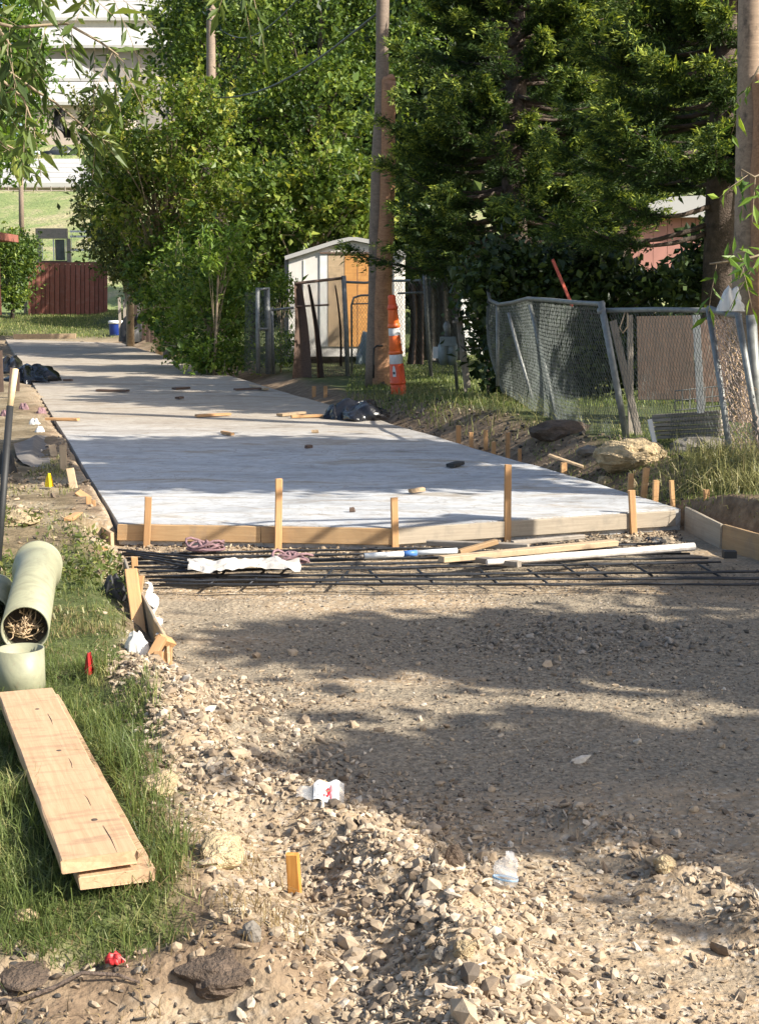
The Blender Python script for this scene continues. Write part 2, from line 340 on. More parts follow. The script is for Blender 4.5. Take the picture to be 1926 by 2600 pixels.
def m_clear(name, col, rough=.08, alpha=.25):
    m, t, b = mat_new(name); b.inputs['Base Color'].default_value = tuple(col)+(1,); b.inputs['Roughness'].default_value = rough
    b.inputs['Transmission Weight'].default_value = .45; b.inputs['IOR'].default_value = 1.3; b.inputs['Alpha'].default_value = alpha; return m
M['clear'] = m_clear('clear_plastic', (.9, .93, .97), .1, .3)
# ------------------------------------------------------------------ terrain
def axis(lo, a, b, hi, fine, grow=1.07):
    mid = list(np.arange(a, b, fine)); s = fine; x = b; R_ = []
    while x < hi: R_.append(x); s *= grow; x += s
    R_.append(hi); s = fine; x = a; L = []
    while x > lo: s *= grow; x -= s; L.append(max(x, lo))
    return np.array(L[::-1]+mid+R_)
def grassy(x, y):
    l = xL(y)-x; r = x-xR(y); n = .18*fbm(x, y, 2.3)
    gl = sst(.0, .18, l-np.where(y < 7, .30, .12)+n)*sst(3.75, 3.95, y+n)*(1-sst(9.4, 10.2, y+3*n)*.75)
    gr = sst(.7, 1.1, r+n)*(y > 9.5)+sst(.25, .5, r)*(y < 13)
    return np.clip(gl+gr+sst(1.0, 1.8, l+n)*(y > 8)+sst(59, 62, y+6*n)*(l > -99), 0, 1)
xs = axis(-400, -3., 4.2, 400, .03); ys = axis(-60, 2.9, 13, 900, .03)
X, Y = np.meshgrid(xs, ys, indexing='ij'); Z = H(X, Y)
Z = Z-3*sst(84, 95, Y)   # hidden under the hill behind
nx, ny = X.shape
idx = np.arange(nx*ny).reshape(nx, ny)
F = np.stack([idx[:-1, :-1], idx[1:, :-1], idx[1:, 1:], idx[:-1, 1:]], -1).reshape(-1, 4)
inr = ((X > xL(Y)) & (X < xR(Y)+.05) & (Y < 12))
greyv = np.clip(sst(-.12, .16, .6*fbm(X*.55, Y*1.7, 1.3)+.3*gauss(X, Y, 1.1, 8, 1.2, 1.)+.06-.35*gauss(X, Y, -.6, 9.5, 1.4, .8)), 0, 1)*inr*sst(5.1, 5.7, Y)
brown = np.clip(sst(.55, -.1, xL(Y)-X)*0+((xL(Y)-X) > .05)*1.*sst(.05, .4, .35+fbm(X, Y, 2))+((X-xR(Y)) > .03)*1., 0, 1)*(1-inr)*np.where((Y < 7) & (xL(Y)-X < .35) & ((Y > 3.95) | (X > -.02)), 0, 1)
g = link('ground', np_mesh(np.stack([X, Y, Z], -1).reshape(-1, 3), F, 'ground', True,
    {'grassy': grassy(X, Y).ravel(), 'grey': greyv.ravel(), 'brown': brown.ravel()}), M['ground']); tag(g, kind='structure')
# hill terraces behind
def hz(y): return np.interp(y, [78, 84, 95, 110, 125, 140, 152, 166, 172, 184, 190, 300, 900], [.2, 1.1, 2.9, 5.6, 8.4, 11.2, 11.5, 13, 17.3, 17.9, 20.3, 22, 22])
hx = axis(-400, -50, 40, 400, 1.5, 1.15); hy = np.concatenate([np.arange(76, 160, .8), np.arange(160, 200, 1.5), np.array([220, 260, 340, 500, 900])])
X, Y = np.meshgrid(hx, hy, indexing='ij'); Z = hz(Y)+.25*fbm(X, Y, .12)+.12*fbm(X, Y, .7)
idx = np.arange(X.size).reshape(X.shape); F = np.stack([idx[:-1, :-1], idx[1:, :-1], idx[1:, 1:], idx[:-1, 1:]], -1).reshape(-1, 4)
tag(link('hill', np_mesh(np.stack([X, Y, Z], -1).reshape(-1, 3), F, 'hill', True), M['hill']), kind='structure')
# concrete pavement slab: near edge bent, long edges, gently uneven top
NL, NM, NR = (-2.0, 11.23), (.11, 11.02), (2.46, 11.97)
FL_, FR_ = (-14.4, 57.4), (-9.2, 53.0)
def slab(u, v):
    near = np.array(NL)*(1-u/.47)+np.array(NM)*(u/.47) if u < .47 else np.array(NM)*(1-(u-.47)/.53)+np.array(NR)*((u-.47)/.53)
    far = np.array(FL_)*(1-u)+np.array(FR_)*u; p = near*(1-v)+far*v
    return (p[0], p[1], -.0+.02*float(vn(p[0]*.5, p[1]*.35))+.012*float(vn(p[0]*1.5+9, p[1]*2.2)))
m = MB(); nu, nv = 24, 160
m.grid(slab, nu, nv); base = len(m.v)
m.v += [(x, y, -.165) for x, y, z in m.v[:]]
q = lambda i, j: i*(nv+1)+j
for i in range(nu): m.f += [(q(i, 0), q(i, 0)+base, q(i+1, 0)+base, q(i+1, 0)), (q(i, nv), q(i+1, nv), q(i+1, nv)+base, q(i, nv)+base)]
for j in range(nv): m.f += [(q(0, j), q(0, j+1), q(0, j+1)+base, q(0, j)+base), (q(nu, j), q(nu, j)+base, q(nu, j+1)+base, q(nu, j+1))]
tag(m.build('concrete_pavement', M['concrete']), kind='structure')
def slabtop(px, py, up=.006): p = G(px, py, 0); p.z = up; return p

# ------------------------------------------------------------------ formwork at the open end
def edge(u):
    p = slab(u, 0); return Vector((p[0], p[1], 0))
dl = (edge(.47)-edge(0)).normalized(); dr = (edge(1)-edge(.47)).normalized()
nl = Vector((dl.y, -dl.x, 0)); nr = Vector((dr.y, -dr.x, 0))
FORMS = [('clean pale form board across the slab end, left of the bend', 0.0, .245, 'form'), ('clean form board with pencil marks in the middle of the slab end', .247, .47, 'form'),
         ('concrete-splattered form board under the right half of the slab end', .472, .985, 'oldform')]
M['oldform'] = m_wood('form_lumber_splattered', (.28, .235, .18), (.42, .36, .28), (.2, .18, .15), stain_amt=.5)
for lab, a, b, mt in FORMS:
    n_ = nl if b < .471 else nr
    o = board('form_board', edge(a)+n_*.022+Vector((0, 0, -.062)), edge(b)+n_*.022+Vector((0, 0, -.062)), .125, .036, M[mt], side=(0, 0, 1), rough=.003, seg=12)
    tag(o, lab, 'form board', 'form boards holding the slab end')
def stake(foot, top, w_=.05, th=.03, label='', group='wooden form stakes', mat='stake', face=None, cat='stake', name='form_stake', taper=.0):
    foot = Vector(foot); top = Vector(top); f0 = foot-(top-foot).normalized()*.06
    X_ = (top-foot).normalized(); s = Vector(face) if face is not None else Vector((.98, .19, 0))
    return tag(board(name, f0, top, w_, th, M[mt], side=s, rough=.002, seg=4), label, cat, group)
def stake_px(px, pyt, pyb, Y, lean=0, **k):
    foot = D(px, pyb, Y); top = D(px+lean, pyt, Y); return stake(foot, top, **k)
for px, pt, pb, ln, lab, mt in [(373, 1262, 1372, 4, 'leftmost stake standing against the form board at the slab end', 'stake'), (706, 1216, 1378, 2, 'tall stake against the pale form board between the two rope coils', 'stake'),
                        (1003, 1263, 1393, -3, 'middle stake where the form board bends', 'stake'), (1287, 1180, 1368, 2, 'tallest stake at the slab end, against the splattered form board', 'stake'),
                        (1608, 1245, 1366, -6, 'rightmost stake against the splattered form board near the slab corner', 'stake')]:
    u = (px-285)/(1735-285)*1.0; e = edge(min(.97, max(.02, u))); Yd = e.y-.075
    stake_px(px, pt, pb, Yd, ln, label=lab, mat=mt, w_=.052, th=.035)
# big boards on the right, running towards the camera
a = Vector((2.50, 11.93, -.07)); b = D(1830, 1390, 11.1); b.z = -.085
tag(board('form_board', a, b, .2, .03, M['oldform'], side=(0, 0, 1)), 'grey wide form board starting at the right corner of the slab', 'form board')
tag(board('form_board', b+Vector((.015, -.0, -.0)), Vector((b.x+1.35, b.y-3.9, -.09)), .2, .03, M['form'], side=(0, 0, 1), seg=10), 'long wide form board leaving the right edge of the frame', 'form board')
# stakes behind it and along the right edge of the slab
k_ = 0
for px, pt, pb, ln, w_, lab in [(1598, 1203, 1260, 3, .05, 'stake beside a pale stone below the big boulder'), (1632, 1188, 1262, 8, .055, 'slanting stake right of the pale stone below the boulder'),
        (1662, 1220, 1275, 2, .05, 'short stake in the grass, third right of the boulder'), (1707, 1220, 1290, -4, .035, 'thin shaded stake in the grass right of the slab corner'),
        (1792, 1243, 1305, 0, .045, 'brown stake at the foot of the tall dry weeds'), (1868, 1257, 1320, 3, .05, 'sunlit stake under the tall weeds near the right edge'),
        (1288, 1098, 1150, 0, .05, 'tallest stake of the row on the dark bank'), (1252, 1122, 1150, 0, .05, 'short pale stake on the dark bank'),
        (1232, 1092, 1130, 0, .05, 'dim stake on the dark bank, left of the pale short one'), (1318, 1140, 1168, 0, .04, 'low stake stub just right of the tall one on the dark bank'),
        (1163, 1080, 1118, 0, .06, 'broad dim stake at the far end of the bank row'), (1195, 1098, 1126, 0, .05, 'small stake second from the far end of the bank row'),
        (1430, 1175, 1205, 0, .06, 'low stake stub beside the slanting board on the bank')]:
    Yt = G(px, pb, -.02).y
    stake_px(px, pt, pb, Yt+.02, ln, w_=w_, th=.03, label=lab, mat='stake' if px > 1590 else 'stake_old', group='stakes along the right slab edge')
p = T(1480, 1195); tag(board('loose_board', p+Vector((.0, 0, .02)), D(1392, 1155, p.y+.1), .07, .025, M['stake_old']), 'short weathered board lying slanted on the dark bank', 'board')
# crate-like orange form pieces near the bag
p = G(1140, 1115, -.02); 
r = thing('wood_ladder_frame', 'small orange-brown ladder-like wooden frame lying right of the black bag', 'wooden frame', p)
a0, b0 = D(1058, 1068, 22.5), D(1135, 1108, 19.9)
for dz, nm in ((0.05, 'rail'), (-.07, 'rail')): board(nm, a0+Vector((0, 0, dz)), b0+Vector((0, 0, dz)), .03, .02, M['stake'], r, side=(0, 0, 1))
for t in (0.02, .28, .52, .76, .98): q = a0.lerp(b0, t); board('crosspiece', q+Vector((0, 0, -.07)), q+Vector((0, 0, .05)), .04, .02, M['stake'], r, side=b0-a0)
tag(board('loose_board', D(1060, 1062, 22.6), D(1120, 1068, 22.6), .12, .04, M['stake_old'], side=(0, 0, 1)), 'reddish board end lying in the grass behind the orange frame', 'board')
for px, lab in ((797, 'pale wood block standing by the slab edge left of the pole'), (826, 'second wood block with curled bark by the slab edge left of the pole')):
    p = T(px, 1010); tag(board('wood_stub', p-Vector((0, 0, .05)), p+Vector((.0, .0, .2)), .07, .05, M['stake'], side=(1, 0, 0)), lab, 'wood stub')

# ------------------------------------------------------------------ left edge forms
LEFT = [(248, 1398, 1440, 10.6, 8, .05, 'small stake in a tangle at the upper left of the rebar'), (268, 1388, 1450, 10.5, -3, .05, 'stake with a wrapped strap left of the rebar ends'), (344, 1415, 1462, 10.0, -3, .045, 'short stake just right of the tall slanting stake top'),
        (228, 1260, 1340, 12.0, -3, .045, 'slim stake at the left corner of the slab'), (244, 1270, 1345, 11.9, -6, .03, 'thin stake leaning at the left corner of the slab')]
for px, pt, pb, Yd, ln, w_, lab in LEFT: stake_px(px, pt, pb, Yd, ln, w_=w_, th=.03, label=lab, group='stakes along the left edge')
o = stake(D(362, 1665, 7.85), D(333, 1448, 8.6), .075, .025, 'long bright stake leaning along the left edge form', face=(1, 0, 0), group='stakes along the left edge')
o = stake(D(345, 1560, 8.45), D(358, 1462, 8.55), .04, .025, 'darker stake hidden behind the long bright stake', face=(1, 0, 0), mat='stake_old', group='stakes along the left edge')
r = thing('corner_brace', 'orange wooden A-shaped brace with two uprights at the near end of the left form', 'brace', G(400, 1725, -.15))
board('upright', D(402, 1735, 7.05), D(403, 1655, 7.1), .048, .03, M['stake'], r, side=(1, 0, 0))
board('upright', D(425, 1715, 7.25), D(425, 1628, 7.3), .048, .04, M['stake'], r, side=(1, 0, 0))
board('diagonal', D(355, 1722, 7.0), D(412, 1620, 7.2), .05, .03, M['stake'], r, side=(1, 0, 0))
board('cap_piece', D(405, 1622, 7.2), D(436, 1632, 7.3), .05, .035, M['stake'], r, side=(0, 1, 0))
pts = [D(300, 1480, 9.6), D(318, 1560, 8.8), D(345, 1600, 8.4), D(372, 1660, 7.8), D(405, 1720, 7.25)]
for i, lab in enumerate(['thin form strip, far piece of the left edge form', 'dark form strip in the middle of the left edge form', 'form strip behind the long bright stake', 'nearest form strip of the left edge form']):
    a_, b_ = pts[i].copy(), pts[i+1].copy(); a_.z = b_.z = -.06
    tag(board('form_strip', a_+Vector((.05, 0, 0)), b_+Vector((.05, 0, 0)), .16, .018, M['stake_old' if i % 2 else 'oldform'], side=(0, 0, 1)), lab, 'form board')
# crumpled fabric / bags by the left form
def crumple(cx, cy, rx, ry, rz, seed, n=28, pinch=.35, fold=6):
    rn = np.random.default_rng(seed); th = np.linspace(0, 2*np.pi, n, endpoint=False); mbx = MB(); V = []
    ph = rn.random(8)*6
    for j in range(n//2+1):
        f = j/(n//2)*np.pi*.5
        for t in th:
            k = 1+pinch*(.5*np.sin(fold*t+ph[0]+3*f)+.3*np.sin(2*t+ph[1])+.25*np.sin((fold+5)*t+5*f+ph[2])+.3*float(vn(np.cos(t)*3+ph[3], f*5+np.sin(t)*3)))*(.5+.5*np.cos(f))
            kz = 1+.35*np.sin(3*t+ph[4])*np.cos(f)*np.sin(f)*2+.25*float(vn(t*3, f*6+ph[5]))
            V.append((cx+rx*np.cos(f)*np.cos(t)*k, cy+ry*np.cos(f)*np.sin(t)*k, rz*np.sin(f)*kz))
    Fs = [(j*n+i, j*n+(i+1) % n, (j+1)*n+(i+1) % n, (j+1)*n+i) for j in range(n//2) for i in range(n)]
    return V, Fs
def crumpled(name, px, py, wpx, hpx, mat, label, cat, seed, depth=None, lvl=None, dz=-.03, group=None, **k):
    p = T(px, py) if lvl is None else G(px, py, lvl)
    s = p.y/FPX; rx = wpx*s/2; rz = hpx*s; ry = depth or rx*.8
    V, Fs = crumple(0, 0, rx, ry, rz, seed, **k)
    V = [(x+p.x, y+p.y+ry*.8, z+p.z+dz) for x, y, z in V]
    return tag(MB().add(V, Fs).build(name, M[mat], smooth=True), label, cat, group)
crumpled('plastic_bag', 343, 1660, 55, 60, 'cloth', 'crumpled white bag stuffed under the long bright stake', 'bag', 3, pinch=.4)
V = [D(x, y, Y_) for x, y, Y_ in [(352, 1480, 9.2), (372, 1500, 9.1), (392, 1550, 8.7), (402, 1600, 8.2), (425, 1650, 7.8), (372, 1490, 9.2), (380, 1520, 9.1), (385, 1560, 8.8), (398, 1610, 8.3), (418, 1660, 7.8)]]
def strip(a_, b_, nn=20, amp=.02, seed=0):
    def f(u, v):
        p = pa(a_, u).lerp(pa(b_, u), v); return p+Vector((amp*math.sin(u*23+seed+v*4), 0, amp*math.sin(u*17+v*6+seed)))
    def pa(L, u): x = u*(len(L)-1); i = min(int(x), len(L)-2); return L[i].lerp(L[i+1], x-i)
    return MB().grid(f, nn, 6)
lo = [G(395, 1500, -.16), G(400, 1560, -.16), G(420, 1620, -.16), G(440, 1665, -.16)]
hi_ = [G(368, 1480, 0), G(385, 1540, 0), G(400, 1600, 0), G(420, 1650, 0)]
tag(strip(hi_, lo).build('plastic_sheet', M['cloth'], smooth=True), 'crumpled white plastic sheet spilling down inside the left edge form', 'plastic sheet')
crumpled('silt_fabric', 285, 1520, 60, 60, 'cloth_dark', 'small dark crumpled fabric heap left of the long bright stake', 'fabric', 11)

# ------------------------------------------------------------------ rebar, tools and planks on the road bed
def bent(a_, b_, n=7, j=.012):
    return [a_.lerp(b_, i/n)+Vector((random.uniform(-j, j)*.5, random.uniform(-j, j), random.uniform(-j, j)*.4)) for i in range(n+1)]
RB = 23
for i in range(RB):
    t = i/(RB-1); t2 = t+random.uniform(-.03, .03)
    a_ = G(305+95*t+random.uniform(-12, 12), 1400+80*t2, -.085); b_ = G(1660+260*t2, 1372+86*t, -.085) if i < 15 else G(1960, 1400+5.2*(i-7), -.085)
    z_ = -.11+.012*(i % 3); a_.z = z_; b_.z = z_
    pos = 'farthest' if i == 0 else 'nearest' if i == RB-1 else ('%s of the long rebars counted from the slab side' % ['', 'second', 'third', 'fourth', 'fifth', 'sixth', 'seventh', 'eighth', 'ninth', 'tenth', 'eleventh', 'twelfth', 'thirteenth', 'fourteenth', 'fifteenth', 'sixteenth', 'seventeenth', 'eighteenth', 'nineteenth', 'twentieth', 'twenty-first', 'twenty-second'][i])
    if i in (0, RB-1): pos += ' of the long dark rebars laid across the road bed'
    tag(MB().tube(bent(a_, b_, 14), .0075, 6).build('rebar', M['rebar'], smooth=True), pos, 'rebar', 'long rebars laid across the road bed')
for i in range(4):
    a_ = G(300+22*i, 1395+7*i, -.06); b_ = G(640-30*i, 1428+9*i, -.06)
    tag(MB().tube(bent(a_, b_, 5, .008), .008, 6).build('rebar', M['rebar'], smooth=True), 'short rebar fanning out at the left end, %s from the top' % ['first', 'second', 'third', 'fourth'][i], 'rebar', 'short rebars fanned at the left end')
for i, (x, y) in enumerate([(528, 1487), (632, 1484), (690, 1478), (812, 1478), (850, 1485), (975, 1483), (1100, 1480), (1262, 1481), (1388, 1480), (1470, 1462), (1540, 1463), (1655, 1462), (1830, 1466)]):
    a_ = G(x, y, -.12); b_ = a_+Vector((-.1 if x > 900 else .08, .26, .04))
    tag(MB().tube([a_, a_.lerp(b_, .5), b_], .008, 6).build('rebar_end', M['rebar'], smooth=True), 'dark rebar end poking out of the mat towards the viewer, %s from the left' % ['first', 'second', 'third', 'fourth', 'fifth', 'sixth', 'seventh', 'eighth', 'ninth', 'tenth', 'eleventh', 'twelfth', 'thirteenth'][i], 'rebar', 'cross rebars poking out of the mat')
def rope_coil(cx, cy, w_, d_, label, seed, lvl=-.06, turns=9, h_=.09):
    rn = random.Random(seed); c = G(cx, cy, lvl); pts = []
    for i in range(turns*16):
        t = i/16*2*math.pi; k = rn.uniform(.75, 1.05)*(.55+.45*math.sin(i*.13+seed))
        pts.append(c+Vector((w_*k*math.cos(t)+.12*w_*math.sin(i*.37), d_*k*math.sin(t), h_*(i/(turns*16))*(.6+.4*math.sin(i*.9))+rn.uniform(0, .015))))
    # smooth
    for _ in range(1): pts = [pts[0]]+[(pts[i-1]+pts[i]*2+pts[i+1])/4 for i in range(1, len(pts)-1)]+[pts[-1]]
    return tag(MB().tube(pts, .0095, 5).build('rope_coil', M['rope'], smooth=True), label, 'rope', 'maroon rope coils on the rebar')
rope_coil(525, 1400, .17, .14, 'maroon rope coil at the far left of the rebar, beside the white tarp', 3)
rope_coil(735, 1432, .16, .13, 'maroon rope coil lying at the right end of the white tarp', 8)
def tarp(u, v):
    a_ = G(478+u*285+6*float(vn(v*4, 3)), 1405+v*27+5*math.sin(u*7)+4*float(vn(u*5, v*2)), 0); x, y = a_.x, a_.y
    return Vector((x, y, -.04+.03*math.sin(v*math.pi)+.035*float(vn(u*9, v*3.5))+.02*float(vn(u*20+4, v*9))))
tag(MB().grid(tarp, 50, 20).build('folded_tarp', m_plain('dusty_tarp', (.52, .48, .43), .8, .25, 9), smooth=False), 'crumpled dusty white tarp lying on the rebar between rope coils', 'tarp')
r = thing('bull_float_pole', 'white and blue tool pole lying on the rebar in the centre', 'tool pole', G(1035, 1412, -.06))
a_, b_ = G(925, 1412, -.05), G(1160, 1398, -.03)
MB().tube([a_, a_.lerp(b_, .42)], .021, 12).build('white_tube', M['white'], r, True)
MB().tube([a_.lerp(b_, .42), a_.lerp(b_, .56)], .022, 12).build('blue_sleeve', m_plain('blue_sleeve', (.08, .2, .5), .4), r, True)
MB().tube([a_.lerp(b_, .56), b_], .0195, 12).build('white_tube', M['white'], r, True)
MB().tube([a_-(b_-a_)*.05, a_], .012, 8).build('tip', M['greywood'], r, True)
lums = [((1085, 1378), (1340, 1388), .05, .04, 'greywood', 'thin reddish lath lying behind the longer pieces of lumber', -.06, -.03),
        ((1120, 1420), (1560, 1378), .085, .04, 'stake_old', 'long weathered two-by-four across the rebar', -.04, -.04),
        ((1165, 1402), (1260, 1375), .05, .035, 'form', 'short pale board tilted across the lumber on the rebar', -.05, .0),
        ((1205, 1420), (1318, 1432), .06, .04, 'greywood', 'short grey block lying at the near side of the lumber', -.06, -.06),
        ((1300, 1378), (1480, 1362), .05, .03, 'greywood', 'grey lath lying close to the splattered form board', -.07, -.06)]
for (p_, q_, w_, th_, mt, lab, z1, z2) in lums:
    tag(board('lumber_piece', G(p_[0], p_[1], z1), G(q_[0], q_[1], z2), w_, th_, M[mt]), lab, 'lumber')
a_, b_ = G(1235, 1428, -.05), G(1760, 1388, -.04)
tag(MB().tube([a_, a_.lerp(b_, .33), b_], [.02, .028, .03], 12).build('mud_splashed_pipe', m_plain('dirty_white_pipe', (.62, .56, .5), .6, .35, 14)), 'long off-white dirt-splashed pipe lying on the rebar at the right', 'pipe')
p = G(1850, 1418, -.1); tag(MB().box(p+Vector((0, 0, .03)), (.09, .07, .05)).build('rebar_chair', M['blackmatte']), 'small black block holding the rebar against the wide form board', 'rebar support')
crumpled('wire_coil', 1660, 1378, 60, 18, 'rebar', 'dark wire tangle in the corner between the two form boards', 'wire', 5)

# ------------------------------------------------------------------ foreground planks
def plankpair(c1, c2, wd, th, lvl, label, name='plank'):
    a_ = G(*c1, lvl); b_ = G(*c2, lvl); return tag(board(name, b_-Vector((0, 0, th/2)), a_-Vector((0, 0, th/2)), wd, th, M['plank'], rough=.0035, seg=14), label, 'plank', 'planks stacked on the grass')
UP = plankpair((65, 1752), (254, 2172), .224, .04, .12, 'upper pale plank with smudges, lying on the other plank in the grass')
o = plankpair((82, 1768), (297, 2214), .224, .04, .065, 'lower plank with a cracked end, half under the upper plank')
# crack in the end of the lower plank
c = G(350, 2218, .05); tag(MB().box(c+Vector((-.035, .0, -.004)), (.004, .012, .036), Matrix.Rotation(R(-20), 3, 'Y')).build('crack', M['pvcdark'], o, M=o.matrix_basis.inverted()), None)
for i, (x0, y0, x1, y1) in enumerate([(262, 2095, 298, 2165), (212, 2015, 231, 2045), (122, 1812, 135, 1842), (175, 1925, 184, 1950)]):
    m_ = MB(); A_, B_ = G(x0, y0, .1205), G(x1, y1, .1205); m_.tube([A_, A_.lerp(B_, .5)+Vector((.003, 0, 0)), B_], [.0006, .0016, .0006], 5); tag(m_.build('crack', M['pvcdark'], UP, M=Matrix()), None).matrix_basis = UP.matrix_basis.inverted()
for i, (x0, y0) in enumerate([(150, 1905), (240, 2080), (95, 1800)]):
    c_ = G(x0, y0, .1206); m_ = MB().lathe([(.0, 0), (.009, 0), (.011, -.002)], c_, 12, cap=False); m_.build('knot', M['bark'], UP).matrix_basis = UP.matrix_basis.inverted()
# ------------------------------------------------------------------ pvc pipes
def pipe(axis_a, axis_b, r1, r2, name, label, thick=.008, bell=True, fill=True):
    a_ = Vector(axis_a); b_ = Vector(axis_b); r_ = thing(name, label, 'pipe', a_)
    d = (b_-a_); L = d.length; q_ = d.to_track_quat('Z', 'Y').to_matrix()
    prof = [(r1-thick, L*.15), (r1-thick, 0), (r1, 0), (r1, L*.8), (r2, L*.86), (r2, L*.985), (r2*1.01, L*.985), (r2*1.01, L), (r2-thick, L), (r2-thick, L*.9)]
    if not bell: prof = [(r1-thick, 0), (r1, 0), (r1, L), (r1-thick, L), (r1-thick, 0)]
    m_ = MB().lathe(prof, n=40, cap=False); m_.v = [tuple(q_ @ Vector(v)+a_) for v in m_.v]; m_.build('shell', M['pvc'], r_, True)
    if fill:
        m_ = MB().lathe([(0.001, .13), (r1*.5, .12), (r1-thick*1.1, .1)], n=20, cap=False); m_.v = [tuple(q_ @ Vector(v)+a_) for v in m_.v]; m_.build('soil_plug', M['pvcdark'], r_, True)
        rn = random.Random(4); m_ = MB()
        for i in range(70):
            th0 = rn.uniform(0, 6.28); rr = r1*.85; p0 = Vector((rr*math.cos(th0)*rn.random(), rr*math.sin(th0)*rn.random(), .1)); th1 = rn.uniform(0, 6.28)
            p2 = Vector((rr*math.cos(th1)*rn.random(), rr*math.sin(th1)*rn.random(), rn.uniform(.0, .09))); p1 = (p0+p2)/2+Vector((rn.uniform(-.04, .04), rn.uniform(-.04, .04), rn.uniform(-.1, -.02)))
            pts_ = [q_ @ (p0*(1-t)**2+p1*2*t*(1-t)+p2*t*t)+a_ for t in (0, .2, .4, .6, .8, 1)]
            m_.tube(pts_, rn.choice([.0015, .002, .003]), 4)
        m_.build('root_tangle', M['roots'], r_, True)
    return r_
pipe(D(64, 1598, 6.75), D(98, 1432, 8.25), .112, .134, 'sewer_pipe', 'pale green pipe lying on the grass with its mouth full of dry stems')
base = G(56, 1748, .0); rp = pipe(base-Vector((0, 0, .06)), base+Vector((0, 0, .185)), .105, .105, 'pipe_stub', 'short pale green pipe standing upright in front of the lying one', bell=False, fill=False)
pipe(D(-25, 1560, 7.6), D(-8, 1500, 8.4), .1, .1, 'pipe_stub', 'green pipe end at the very left edge beside the lying pipe', bell=False, fill=False)

# ------------------------------------------------------------------ small foreground things
p = T(752, 2275); top = D(742, 2168, p.y-.02)
o = board('marker_stake', p-Vector((0, 0, .06)), top, .042, .02, M['marker'], side=(1, -.25, 0), rough=.001); tag(o, 'bright orange pine marker stake in the rock heap', 'stake')
def flag(px, pyt, pyb, wpx, mat, label):
    p = T(px, pyb); s = p.y/FPX; h_ = (pyb-pyt)*s; r_ = thing('survey_flag', label, 'flag', p); w_ = wpx*s
    MB().tube([p-Vector((0, 0, .05)), p+Vector((0, 0, h_))], .0015, 5).build('wire_stem', M['steel'], r_)
    def f(u, v):
        ww = w_*(.3+.7*v)*(1-.25*v*v); return p+Vector(((u-.5)*ww, .02*math.sin(u*9)+.015*math.cos(u*14), h_*(1-v*.85)-abs(u-.5)*.25*h_*(1-v)))
    MB().grid(f, 12, 8).build('flag_sheet', M[mat], r_, True); return r_
flag(125, 1200, 1245, 30, 'yellow', 'yellow plastic survey flag drooping on the left dirt bank')
flag(226, 1655, 1728, 34, 'red', 'dark red survey flag in the grass right of the pipes')
p = T(300, 2455); s = p.y/FPX
r = thing('red_wrapper', 'crumpled red plastic piece on the dirt in the lower left', 'wrapper', p)
V, Fs = crumple(0, 0, 26*s, .022, .022, 21, pinch=.3, fold=9); MB().add([(x+p.x-.01, y+p.y, z+p.z+.01) for x, y, z in V], Fs).build('crumpled_sheet', M['red'], r, True)
MB().tube([p+Vector((0, -.0, .03)), p+Vector((.025, -.02, .02)), p+Vector((.04, -.04, -.01))], .0022, 5).build('ribbon', m_plain('pink_ribbon', (.7, .3, .25), .5), r, True)
crumpled('rock_shard', 360, 2480, 42, 40, 'oldconc', 'dark angular rock beside the red plastic piece', 'rock', 31)
m_ = MB(); sp = [T(x, y)+Vector((0, 0, z)) for x, y, z in [(-60, 2575, .01), (60, 2550, .012), (140, 2525, .02), (210, 2500, .03), (300, 2495, .02), (355, 2505, .012)]]
m_.tube(sp, [.007, .007, .006, .006, .005, .003], 6); tag(m_.build('fallen_stick', M['bark'], smooth=True), 'long dark stick lying across the dirt in the lower left', 'stick')
# bottle
p = T(1278, 2255); r = thing('water_bottle', 'crushed clear plastic bottle standing on the gravel', 'bottle', p)
m_ = MB().lathe([(.0, .0), (.028, 0), (.033, .01), (.032, .03), (.034, .045), (.032, .06), (.034, .075), (.031, .1), (.022, .125), (.012, .135), (.012, .15)], n=28, cap=False)
m_.v = [(x*1.2+.005*math.sin(z*60), y*.6+.008*math.sin(z*90+x*40), z*.78) for x, y, z in m_.v]; Rm = Matrix.Rotation(R(8), 3, 'Y'); m_.v = [tuple(Rm @ Vector(v)+p) for v in m_.v]
bo = m_.build('bottle_body', M['clear'], r, True)
m_ = MB().lathe([(.0335, .024), (.0345, .025), (.0345, .031), (.0335, .032)], n=28, cap=False); m_.v = [tuple(Rm @ Vector((x*1.21, y*.6+.003*math.sin(z*90+x*40), z))+p) for x, y, z in m_.v]
m_.build('bottle_label', m_plain('bottle_label', (.25, .45, .7), .4, .5, 60), r, True)
# printed bag
p = T(812, 2052); r = thing('printed_bag', 'clear plastic bag with white label and red print on the road bed edge', 'bag', p)
s = p.y/FPX
def bagf(u, v, off=0):
    x = (u-.5)*.165*(1) ; taper_ = .35+.65*min(1, u*2.2)
    return p+Vector((x+.0, .012+.05*v+off, .012+.052*v*taper_+.006*math.sin(u*17)+.004*math.sin(v*11+u*5)+.018*(1-taper_)))
MB().grid(lambda u, v: bagf(u, v), 24, 10).build('clear_film', M['clear'], r, True)
MB().grid(lambda u, v: bagf(.36+.54*u, v*.97+.02, -.003), 18, 8).build('white_label', M['white'], r, True)
def spot(u0, v0, ru, rv, n_=16): return [bagf(.36+.54*(u0+ru*math.cos(2*math.pi*k/n_)), v0+rv*math.sin(2*math.pi*k/n_), -.005) for k in range(n_)]
MB().add(spot(.55, .55, .1, .26), [tuple(range(16))]).add(spot(.68, .5, .035, .36), [tuple(range(16))]).add(spot(.42, .72, .03, .06), [tuple(range(16))]).add(spot(.42, .35, .03, .06), [tuple(range(16))]).build('red_print', M['paperred'], r)
m_ = MB()
